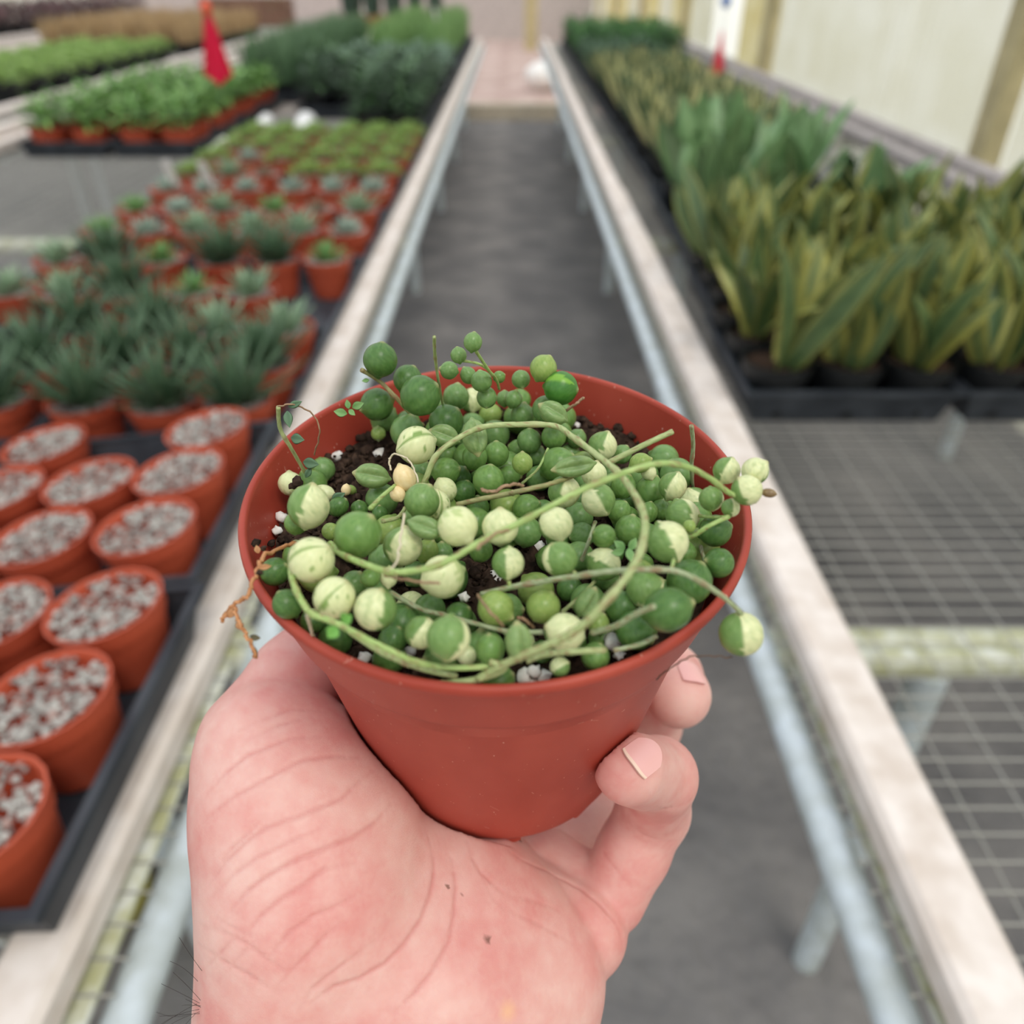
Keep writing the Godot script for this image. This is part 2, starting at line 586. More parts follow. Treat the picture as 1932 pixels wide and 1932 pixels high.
func bench(label: String, x0: float, x1: float, z0: float, z1: float, rails: Array, far_mat: Material, tube_near := true) -> Node3D:
	# x0 is the aisle side; z0 the near end, z1 the far end (z1 < z0)
	var s := signf(x1 - x0)
	var at := Vector3((x0 + x1) / 2, 0, (z0 + z1) / 2)
	var t := thing("greenhouse_bench", label, "bench", at, Basis.IDENTITY, "greenhouse benches")
	# wires: close ones across, wide ones along
	var g := Geo.new()
	var z := z0
	while z > z1:
		g.rod(Vector3(x0, TOP - 0.003, z) - at, Vector3(x1, TOP - 0.003, z) - at, 0.0013, 4, false)
		z -= 0.0254
	var x := minf(x0, x1) + 0.012
	while x < maxf(x0, x1):
		g.rod(Vector3(x, TOP - 0.0055, z0) - at, Vector3(x, TOP - 0.0055, z1) - at, 0.0013, 4, false)
		x += 0.0508
	var wires := part("wire_mesh", g.mesh(), M.wire, t)
	wires.set_meta("kind", "stuff")
	# frame
	var fx := x0 + s * 0.0
	g = Geo.new()
	g.rod(Vector3(fx, 0.664, z0) - at, Vector3(fx, 0.664, z1) - at, 0.0175, 12)
	part("frame_tube", g.mesh(), M.tube, t)
	g = Geo.new()
	g.bar(Vector3(fx + s * 0.027, 0.688, z0) - at, Vector3(fx + s * 0.027, 0.688, z1) - at, 0.02, 0.006, 0.001)
	part("edge_strip", g.mesh(), M.lichen, t)
	g = Geo.new()
	g.rod(Vector3(x1, 0.664, z0) - at, Vector3(x1, 0.664, z1) - at, 0.0175, 12)
	part("frame_tube", g.mesh(), M.tube, t)
	z = -0.62 + 1.57 * floorf((z0 + 0.62) / 1.57)
	while z > z1:
		g = Geo.new()
		g.rod(Vector3(x0 + s * 0.01, 0.668, z) - at, Vector3(x1, 0.668, z) - at, 0.0165, 10)
		g.rod(Vector3(x0 + s * 0.01, 0.668, z - 0.03) - at, Vector3(x1, 0.668, z - 0.03) - at, 0.0165, 10)
		part("crossbeam", g.mesh(), M.lichen, t)
		for lx in [x0 + s * 0.185, x1 - s * 0.16]:
			g = Geo.new()
			g.rod(Vector3(lx, 0, z) - at, Vector3(lx, 0.655, z) - at, 0.021, 10)
			part("leg", g.mesh(), M.tube, t)
		z -= 1.57
	for r in rails:      # [x near, x far, z near, z far, width, height]
		g = Geo.new()
		g.bar(Vector3(r[0], TOP + r[5] / 2, r[2]) - at, Vector3(r[1], TOP + r[5] / 2, r[3]) - at, r[4], r[5], 0.006)
		part("rail", g.mesh(), M.wood, t)
	for k in 2:
		g = Geo.new()
		g.bar(Vector3(x1 - s * (0.02 + 0.07 * k), TOP + 0.02 + 0.015 * (1 - k), z0) - at, Vector3(x1 - s * (0.02 + 0.07 * k), TOP + 0.02 + 0.015 * (1 - k), z1) - at, 0.055, 0.04 + 0.03 * (1 - k), 0.005)
		part("back_rail", g.mesh(), far_mat, t)
	return t

func make_benches() -> void:
	bench("left bench of wire mesh with a pale timber rail along the aisle, holding terracotta pots", -0.283, -2.12, 0.6, -9.0,
		[[-0.345, -0.318, 0.6, -1.5, 0.05, 0.036], [-0.318, -0.314, -1.502, -5.0, 0.05, 0.036], [-0.316, -0.322, -5.002, -9.0, 0.05, 0.034]], M.wood)
	bench("right bench of bare wire mesh with a pale timber rail, holding snake plants", 0.283, 1.56, 0.6, -9.0,
		[[0.326, 0.324, 0.6, -2.6, 0.055, 0.036], [0.322, 0.322, -2.603, -5.6, 0.05, 0.036], [0.33, 0.318, -5.61, -9.0, 0.05, 0.034]], M.grey_wood)
	bench("second bench to the left across a narrow gap, holding lime green plants", -2.45, -4.3, -1.5, -13.0,
		[[-2.48, -2.48, -1.5, -13.0, 0.06, 0.05]], M.wood)
	bench("third bench to the left, holding dark reddish plants", -4.95, -6.6, -5.0, -14.0,
		[[-4.98, -4.98, -5.0, -14.0, 0.06, 0.05]], M.wood)
	bench("far bench beyond the cross aisle holding tall dark cacti", -0.75, -2.32, -11.0, -14.5,
		[[-0.78, -0.78, -11.0, -14.5, 0.06, 0.05]], M.wood)

# ---------------------------------------------------------------- trays, pots and plants
var tray_meshes := {}

func tray(label: String, x: float, z: float, w: float, d: float, height := 0.055) -> Node3D:
	var key := "%.3f %.3f %.3f" % [w, d, height]
	if not tray_meshes.has(key):
		var a := w / 2
		var b := d / 2
		tray_meshes[key] = [loft([[a - 0.022, b - 0.022, 0.0], [a - 0.007, b - 0.007, height - 0.006], [a - 0.009, b - 0.009, height - 0.006], [a - 0.025, b - 0.025, 0.003]]), loft([[a - 0.009, b - 0.009, height - 0.007], [a, b, height - 0.007], [a, b, height], [a - 0.009, b - 0.009, height], [a - 0.009, b - 0.009, height - 0.007]])]
	var t := thing("nursery_tray", label, "tray", Vector3(x, TOP, z), Basis.IDENTITY, "dark plastic nursery trays")
	part("basin", tray_meshes[key][0], M.tray, t)
	part("lip", tray_meshes[key][1], M.tray, t)
	return t

func loft(rings: Array) -> ArrayMesh:
	# rectangles [half width, half depth, height] joined one to the next, closed below and above where the ends are solid
	var g := Geo.new()
	var sgn := [Vector2(-1, -1), Vector2(1, -1), Vector2(1, 1), Vector2(-1, 1)]
	for k in rings.size() - 1:
		for q in 4:
			var s := g.v.size()
			for e in [[k, q], [k + 1, q], [k + 1, (q + 1) % 4], [k, (q + 1) % 4]]:
				var r: Array = rings[e[0]]
				var o: Vector2 = sgn[e[1]]
				g.v.push_back(Vector3(r[0] * o.x, r[2], r[1] * o.y))
			g.quad(s, s + 1, s + 2, s + 3)
	if rings[0][2] < 0.001:
		for k in [0, rings.size() - 1]:
			var s := g.v.size()
			for q in 4:
				g.v.push_back(Vector3(rings[k][0] * sgn[q].x, rings[k][2], rings[k][1] * sgn[q].y))
			if k == 0:
				g.quad(s, s + 1, s + 2, s + 3)
			else:
				g.quad(s + 3, s + 2, s + 1, s)
	g.normals()
	return g.mesh()

func small_pot(r: float, h: float) -> ArrayMesh:
	return lathe(PackedVector2Array([Vector2(0.002, 0), Vector2(r * 0.66, 0), Vector2(r * 0.70, 0.004), Vector2(r * 0.88, h * 0.74), Vector2(r * 0.94, h * 0.76), Vector2(r * 0.97, h * 0.985), Vector2(r, h * 0.99), Vector2(r, h), Vector2(r * 0.94, h), Vector2(r * 0.91, h * 0.8), Vector2(r * 0.89, h * 0.78)]), 20)

func gravel_top(r: float, seed_: int, grey := false) -> ArrayMesh:
	# pebbles heaped in the pot mouth, each a small lump of its own tone
	var g := Geo.new()
	var q := RandomNumberGenerator.new()
	q.seed = seed_
	var base := lump_mesh(seed_, 0.2, 3, 5)
	var arr := base.surface_get_arrays(0)
	var bv: PackedVector3Array = arr[Mesh.ARRAY_VERTEX]
	var bi: PackedInt32Array = arr[Mesh.ARRAY_INDEX]
	for k in 230:
		var a := q.randf() * TAU
		var d := r * sqrt(q.randf())
		var s := q.randf_range(0.002, 0.0046)
		var tone := q.randf()
		var c := lin(196, 192, 184).lerp(lin(128, 120, 114), tone) if not grey else lin(150, 146, 140).lerp(lin(80, 76, 72), tone)
		if q.randf() < 0.12:
			c = lin(172, 140, 130)
		var turn := Basis(Vector3(q.randf() - 0.5, q.randf() - 0.5, q.randf() - 0.5).normalized(), q.randf() * TAU).scaled(Vector3(s, s * 0.75, s))
		var at := Vector3(cos(a) * d, q.randf_range(-0.002, 0.002), sin(a) * d)
		var i0 := g.v.size()
		for p in bv:
			g.v.push_back(turn * p + at)
			g.c.push_back(c)
		for p in bi:
			g.i.push_back(i0 + p)
	return g.mesh()

func soil_top(r: float) -> ArrayMesh:
	return lathe(PackedVector2Array([Vector2(r, 0), Vector2(r * 0.6, 0.003), Vector2(0.001, 0.002)]), 12)

func rosette(seed_: int, kind: String) -> ArrayMesh:
	var g := Geo.new()
	var q := RandomNumberGenerator.new()
	q.seed = seed_
	var n := 26
	var len_ := 0.06
	var wid := 0.013
	var c0 := lin(112, 144, 114)
	var c1 := lin(160, 184, 150)
	match kind:
		"aloe":
			n = 24; len_ = 0.076; wid = 0.014
		"dark":
			n = 44; len_ = 0.12; wid = 0.012; c0 = lin(56, 84, 60); c1 = lin(96, 124, 92)
		"grey":
			n = 22; len_ = 0.056; wid = 0.016; c0 = lin(128, 152, 138); c1 = lin(172, 190, 174)
		"brown":
			n = 22; len_ = 0.045; wid = 0.012; c0 = lin(112, 104, 84); c1 = lin(150, 128, 104)
		"fresh":
			n = 28; len_ = 0.06; wid = 0.011; c0 = lin(92, 140, 78); c1 = lin(132, 172, 104)
	var taper := func(t: float) -> float: return maxf(0.06, (0.72 + 0.5 * t) * (1.0 - pow(t, 1.8)))
	for k in n:
		var f := float(k) / n
		var a := k * 2.39996
		var lift := lerpf(1.35, 0.42, f) + q.randf_range(-0.12, 0.12)
		var dir := Vector3(cos(a) * cos(lift), sin(lift), sin(a) * cos(lift))
		var tone := q.randf()
		var col := func(t: float, _x: float, _q: int) -> Color: return c0.lerp(c1, clampf(tone * 0.6 + t * 0.5, 0, 1))
		add_blade(g, Vector3(cos(a), 0, sin(a)) * 0.008 * f, dir, Vector3(-sin(a), 0, cos(a)), len_ * lerpf(0.7, 1.0, f) * q.randf_range(0.85, 1.1), wid, wid * 0.5, q.randf_range(-0.3, 0.5), 4, taper, col)
	g.normals()
	return g.mesh()

func cushion(seed_: int, radius: float, height: float, count: int, leaf: float, c0: Color, c1: Color) -> ArrayMesh:
	# a dome of many short leaves
	var g := Geo.new()
	var q := RandomNumberGenerator.new()
	q.seed = seed_
	var shape := func(t: float) -> float: return maxf(0.08, sin(clampf(t * 0.9 + 0.1, 0, 1) * PI))
	for k in count:
		var a := k * 2.39996 + q.randf() * 0.5
		var f := sqrt(float(k + 0.5) / count)
		var y := height * sqrt(maxf(0.0, 1.0 - f * f * 0.85))
		var out := Vector3(cos(a) * f, 0.9 - f * 0.5 + q.randf_range(-0.2, 0.3), sin(a) * f).normalized()
		var tone := q.randf()
		var c := c0.lerp(c1, tone)
		var col := func(t: float, _x: float, _q: int) -> Color: return c.lerp(c1, t * 0.3)
		add_blade(g, Vector3(cos(a) * f * radius, y - leaf * 0.6, sin(a) * f * radius), out, Vector3(-sin(a), 0.1, cos(a)), leaf * q.randf_range(0.8, 1.3), leaf * 0.5, leaf * 0.16, q.randf_range(-0.6, 0.6), 3, shape, col)
	g.normals()
	return g.mesh()

func bush(seed_: int, radius: float, height: float, count: int, leaf: float, wide: float, c0: Color, c1: Color) -> ArrayMesh:
	var g := Geo.new()
	var q := RandomNumberGenerator.new()
	q.seed = seed_
	var shape := func(t: float) -> float: return maxf(0.06, sin(pow(clampf(t, 0, 1), 0.8) * PI))
	for k in count:
		var a := k * 2.39996 + q.randf()
		var f := sqrt(q.randf())
		var y := height * q.randf_range(0.15, 0.95) * sqrt(1.0 - f * f * 0.6)
		var dir := Vector3(cos(a) * (0.4 + f), q.randf_range(0.0, 1.2), sin(a) * (0.4 + f)).normalized()
		var tone := q.randf()
		var c := c0.lerp(c1, tone)
		var col := func(_t: float, x: float, _q: int) -> Color: return c.lerp(c1, 0.25 * (1.0 - absf(x)))
		add_blade(g, Vector3(cos(a) * f * radius, y, sin(a) * f * radius), dir, Vector3(-sin(a), q.randf_range(-0.3, 0.3), cos(a)), leaf * q.randf_range(0.75, 1.25), leaf * wide, leaf * 0.04, q.randf_range(-0.9, 0.1), 4, shape, col)
	g.normals()
	return g.mesh()

func grass(seed_: int, radius: float, height: float, count: int, wid: float, spread: float, c0: Color, c1: Color, two_tone := false) -> ArrayMesh:
	var g := Geo.new()
	var q := RandomNumberGenerator.new()
	q.seed = seed_
	var shape := func(t: float) -> float: return maxf(0.05, 1.0 - pow(t, 2.2))
	for k in count:
		var a := q.randf() * TAU
		var f := sqrt(q.randf())
		var dir := Vector3(cos(a) * spread * f, 1, sin(a) * spread * f).normalized()
		var c := c0.lerp(c1, q.randf()) if not two_tone else c0 if q.randf() < 0.62 else c1
		var col := func(t: float, _x: float, _q: int) -> Color: return c if two_tone else c.lerp(c1, t * 0.4)
		add_blade(g, Vector3(cos(a) * f * radius * 0.5, 0, sin(a) * f * radius * 0.5), dir, Vector3(-sin(a), 0, cos(a)), height * q.randf_range(0.7, 1.1), wid, wid * 0.3, q.randf_range(0.0, 0.5), 4, shape, col)
	g.normals()
	return g.mesh()

var protos := {}

func proto(kind: String, called: String, category: String, group: String, pot: Mesh, pot_mat: Material, fill: Mesh, fill_mat: Material, fill_y: float, tops: Array, top_name: String, top_mat: Material) -> void:
	# a list of potted plants of one kind that differ in their foliage; copies are made from these
	protos[kind] = []
	for k in maxi(1, tops.size()):
		var t := Node3D.new()
		t.name = called + "_proto"
		t.set_meta("category", category)
		t.set_meta("group", group)
		part("pot", pot, pot_mat, t)
		part("gravel" if fill_mat == M.gravel else "soil", fill, fill_mat, t, Vector3(0, fill_y, 0))
		if tops.size():
			part(top_name, tops[k], top_mat, t, Vector3(0, fill_y - 0.002, 0))
		protos[kind].append(t)

func place(kind: String, label: String, at: Vector3, turn := 0.0) -> Node3D:
	var list: Array = protos[kind]
	return copy(list[rng.randi() % list.size()], label, at, turn)

func make_left_plants() -> void:
	var pot := small_pot(0.053, 0.082)
	var fill := gravel_top(0.046, 5)
	var fill2 := gravel_top(0.046, 6, true)
	var grp := "small succulents in terracotta pots on the left bench"
	proto("gravel", "gravel_pot", "pot", "gravel-topped terracotta pots on the left bench", pot, M.red_pot, gravel_top(0.047, 8), M.gravel, 0.077, [], "", null)
	for k in ["aloe", "dark", "grey", "brown", "fresh"]:
		var tops := []
		for s in 3:
			tops.append(rosette(100 + s * 7 + k.length(), k))
		proto(k, "potted_succulent", "succulent", grp, pot, M.red_pot, fill if k != "dark" else fill2, M.gravel, 0.074, tops, "rosette", M.succulent)
	var tops := []
	for s in 3:
		tops.append(cushion(200 + s, 0.055, 0.036, 70, 0.022, lin(112, 150, 70), lin(160, 186, 104)))
	proto("sedum", "potted_stonecrop", "succulent", grp, pot, M.red_pot, fill2, M.gravel, 0.074, tops, "cushion", M.succulent)
	var words := {"gravel": "terracotta pot topped with pale gravel and no plant", "aloe": "blue-green aloe in terracotta pot", "dark": "bushy dark green succulent in terracotta pot", "grey": "silvery grey rosette in terracotta pot", "brown": "brownish rosette in terracotta pot", "fresh": "fresh green spiky rosette in terracotta pot", "sedum": "light green stonecrop cushion in terracotta pot"}
	for t in range(-1, 7):
		for i in 2:
			if i == 1 and t < 1:
				continue
			var pitch := 0.11 if t < 1 else 0.138
			var deep := 0.345 if t < 1 else 0.43
			var zc := -(0.61 + 0.345 * t + 0.1725) if t < 1 else -(0.955 + 0.43 * (t - 1) + 0.215)
			var xc := -0.332 - 0.357 * i - 0.1775
			if t == 6:
				deep = 0.29
				zc = -3.25
			var lean := Basis.IDENTITY
			var mid := Vector3(xc, TOP, zc)
			if t < 1:      # the two nearest trays rest with one edge up on the timber rail
				lean = Basis(Vector3(0, 0, 1), 0.112)
				mid += Vector3(0.018 if t == 0 else 0.03, 0.0182, 0)
			var tr := tray("dark nursery tray of terracotta pots, %s from the near end, %s the aisle rail" % [ORD[t + 2], "beside" if i == 0 else "away from"], xc, zc, 0.355, deep - 0.004)
			tr.transform = Transform3D(lean, mid)
			for a in 3:
				for b in (3 if t < 2 else 2):
					var row := t * 3 + b + 4 if t < 2 else 10 + (t - 2) * 2 + b
					var col := i * 3 + a + 1
					if rng.randf() < (0.02 if t < 1 else 0.04):
						continue
					var r := rng.randf()
					var kind := "gravel"
					if t == 1:
						kind = "dark" if b < 2 or r < 0.4 else "aloe"
					elif t == 2:
						kind = "dark" if r < 0.25 else "aloe" if r < 0.7 else "fresh"
					elif t == 3:
						kind = "aloe" if r < 0.35 else "fresh" if r < 0.6 else "grey" if r < 0.85 else "brown"
					elif t == 4:
						kind = "sedum" if b == 1 and r < 0.6 else "grey" if r < 0.6 else "aloe" if r < 0.85 else "brown"
					elif t > 4:
						kind = "sedum" if r < 0.9 else "grey"
					var at := Vector3(xc + 0.112 * (1 - a) + rng.randf_range(-0.003, 0.003), TOP + 0.004, zc + (0.07 - 0.138 * b if t == 6 else 0.1 - 0.2 * b if t > 1 else pitch * (1 - b)) + rng.randf_range(-0.006, 0.006) * (0.3 if t < 1 else 1.0))
					var o := place(kind, "%s, %s row, %s from aisle" % [words[kind], ORD[row], ORD[col]], at, rng.randf() * TAU)
					o.transform = Transform3D(lean, mid) * Transform3D(Basis.IDENTITY, -Vector3(xc, TOP, zc)) * o.transform
	# farther along the same bench: glossy dark bushes, bluish bushes, grassy tufts, in black pots
	var bp := small_pot(0.07, 0.09)
	var sl := soil_top(0.06)
	tops = []
	for s in 3:
		tops.append(bush(300 + s, 0.052, 0.2, 90, 0.052, 0.42, lin(34, 62, 32), lin(82, 116, 72)))
	proto("glossy", "dark_leafy_plant", "plant", "dark glossy plants in black pots on the left bench", bp, M.black_pot, sl, M.soil, 0.078, tops, "foliage", M.leaf)
	tops = []
	for s in 3:
		tops.append(bush(310 + s, 0.054, 0.15, 90, 0.05, 0.34, lin(96, 128, 104), lin(146, 172, 148)))
	proto("bluish", "bluish_leafy_plant", "plant", "blue-green plants in black pots on the left bench", bp, M.black_pot, sl, M.soil, 0.078, tops, "foliage", M.leaf)
	tops = []
	for s in 3:
		tops.append(grass(320 + s, 0.24, 0.25, 190, 0.010, 0.22, lin(96, 140, 76), lin(142, 176, 110)))
	proto("tuft", "grassy_plant", "plant", "grassy light green tufts on the left bench", small_pot(0.13, 0.09), M.black_pot, soil_top(0.115), M.soil, 0.078, tops, "foliage", M.leaf)
	var runs := [["glossy", 3.47, 4, "dark glossy leafy plant in black pot"], ["bluish", 4.9, 3, "blue-green leafy plant in black pot"], ["tuft", 5.98, 8, "light green grassy tuft in black pot"]]
	for r in runs:
		for t in r[2]:
			for i in 2:
				var zc: float = -(r[1] + 0.355 * t + 0.1725)
				var xc := -0.352 - 0.345 * i - 0.1725
				if r[0] == "glossy" and i == 1 and t < 2:
					continue
				tray("dark tray under the %ss, %s tray, %s the aisle rail" % [r[3].replace(" in black pot", ""), ORD[t + 1], "beside" if i == 0 else "away from"], xc, zc, 0.341, 0.341)
				if r[0] == "tuft":
					place(r[0], "%s, %s row, %s from aisle" % [r[3], ORD[t + 1], ORD[i + 1]], Vector3(xc, TOP + 0.005, zc), rng.randf() * TAU)
					continue
				for a in 2:
					for b in 2:
						place(r[0], "%s, %s row, %s from aisle" % [r[3], ORD[t * 2 + b + 1], ORD[i * 2 + a + 1]], Vector3(xc + 0.082 - 0.164 * a, TOP + 0.005, zc + 0.082 - 0.164 * b), rng.randf() * TAU)
	# inner strip of the bench: bright leafy plants in red pots, then upright dark ones
	var rp := small_pot(0.07, 0.09)
	tops = []
	for s in 3:
		tops.append(bush(330 + s, 0.052, 0.13, 80, 0.052, 0.45, lin(84, 134, 62), lin(142, 182, 96)))
	proto("bright", "bright_leafy_plant", "plant", "bright green plants in red pots on the inner strip", rp, M.red_pot, sl, M.soil, 0.078, tops, "foliage", M.leaf)
	tops = []
	for s in 3:
		tops.append(grass(340 + s, 0.07, 0.24, 44, 0.02, 0.45, lin(62, 94, 62), lin(112, 142, 104)))
	proto("upright", "upright_dark_plant", "plant", "upright dark plants on the inner strip", bp, M.black_pot, sl, M.soil, 0.078, tops, "foliage", M.leaf)
	runs = [["bright", 3.25, 4, "bright green leafy plant in red pot"], ["upright", 4.72, 8, "upright dark green plant in black pot"]]
	for r in runs:
		for t in r[2]:
			for i in 2:
				var zc: float = -(r[1] + 0.355 * t + 0.1725)
				var xc := (-1.2 if r[0] == "bright" else -1.13) - 0.345 * i - 0.1725
				if r[0] == "upright" and i == 1:
					continue
				tray("dark tray under the %ss, %s tray, %s the bench middle" % [r[3].split(" in ")[0], ORD[t + 1], "nearer" if i == 0 else "farther from"], xc, zc, 0.341, 0.341)
				for a in 2:
					for b in 2:
						place(r[0], "%s, %s row, %s from bench middle" % [r[3], ORD[t * 2 + b + 1], ORD[i * 2 + a + 1]], Vector3(xc + 0.082 - 0.164 * a, TOP + 0.005, zc + 0.082 - 0.164 * b), rng.randf() * TAU)
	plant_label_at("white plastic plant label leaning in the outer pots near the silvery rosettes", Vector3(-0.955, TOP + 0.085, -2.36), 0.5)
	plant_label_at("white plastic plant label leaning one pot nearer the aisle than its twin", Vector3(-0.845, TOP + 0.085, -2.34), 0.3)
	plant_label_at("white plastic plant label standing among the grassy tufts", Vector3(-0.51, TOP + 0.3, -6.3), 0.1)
	# white plastic tubes lying on the mesh between the trays
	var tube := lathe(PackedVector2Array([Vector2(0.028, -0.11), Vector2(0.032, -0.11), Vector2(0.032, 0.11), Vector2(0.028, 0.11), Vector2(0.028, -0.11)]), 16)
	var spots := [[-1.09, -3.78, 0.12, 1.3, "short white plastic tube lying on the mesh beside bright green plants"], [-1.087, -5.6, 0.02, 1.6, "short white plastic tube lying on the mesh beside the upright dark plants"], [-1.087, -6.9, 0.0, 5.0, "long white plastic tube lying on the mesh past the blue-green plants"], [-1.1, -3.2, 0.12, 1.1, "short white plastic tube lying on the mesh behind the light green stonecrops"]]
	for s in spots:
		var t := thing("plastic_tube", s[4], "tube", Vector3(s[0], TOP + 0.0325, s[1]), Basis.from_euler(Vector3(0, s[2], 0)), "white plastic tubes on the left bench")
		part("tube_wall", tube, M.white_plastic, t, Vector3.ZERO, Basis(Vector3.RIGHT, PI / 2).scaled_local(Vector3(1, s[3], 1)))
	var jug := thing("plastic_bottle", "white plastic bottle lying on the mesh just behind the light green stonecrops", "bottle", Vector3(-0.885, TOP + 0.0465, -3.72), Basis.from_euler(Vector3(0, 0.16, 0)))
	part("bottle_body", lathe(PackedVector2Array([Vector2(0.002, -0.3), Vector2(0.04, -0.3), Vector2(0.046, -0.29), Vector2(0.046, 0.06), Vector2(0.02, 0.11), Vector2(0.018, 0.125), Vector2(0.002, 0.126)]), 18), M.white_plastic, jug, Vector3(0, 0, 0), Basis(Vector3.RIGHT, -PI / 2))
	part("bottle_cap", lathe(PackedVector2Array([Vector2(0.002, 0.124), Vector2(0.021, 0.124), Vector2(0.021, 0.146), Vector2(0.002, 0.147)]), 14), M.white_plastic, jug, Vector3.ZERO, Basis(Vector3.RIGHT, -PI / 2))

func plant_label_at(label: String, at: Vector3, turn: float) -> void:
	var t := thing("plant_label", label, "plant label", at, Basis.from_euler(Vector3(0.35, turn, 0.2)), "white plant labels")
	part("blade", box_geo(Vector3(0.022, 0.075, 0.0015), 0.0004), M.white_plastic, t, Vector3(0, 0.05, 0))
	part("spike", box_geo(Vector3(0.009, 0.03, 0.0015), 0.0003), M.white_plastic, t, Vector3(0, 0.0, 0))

# a strap leaf of a snake plant, banded green with coloured margins
func strap_leaf(seed_: int, kind: String, length: float, width: float) -> ArrayMesh:
	var g := Geo.new()
	var q := RandomNumberGenerator.new()
	q.seed = seed_
	var shape := func(t: float) -> float: return maxf(0.04, (0.55 + 0.75 * t) * (1.0 - pow(t, 3.2)) if t < 0.75 else (0.55 + 0.75 * t) * (1.0 - pow(t, 3.2)))
	var green := lin(50, 76, 46)
	var light := lin(102, 126, 78)
	var edge := lin(172, 168, 86)
	if kind == "plain":
		green = lin(92, 128, 78); light = lin(142, 172, 122); edge = green
	var sway := q.randf_range(-0.7, 0.9)
	var off := q.randf() * 10.0
	var col := func(t: float, x: float, _k: int) -> Color:
		var band := 0.5 + 0.5 * noise.get_noise_2d(t * 16.0 + off, x * 1.2)
		var c := green.lerp(light, clampf(band * 1.2 - 0.1, 0, 1))
		return edge if absf(x) > 0.9 else c.lerp(edge, 0.25) if absf(x) > 0.7 else c
	add_blade(g, Vector3.ZERO, Vector3(0, 1, 0), Vector3(1, 0, 0), length, width, 0.006, sway, 12, shape, col)
	g.normals()
	return g.mesh()

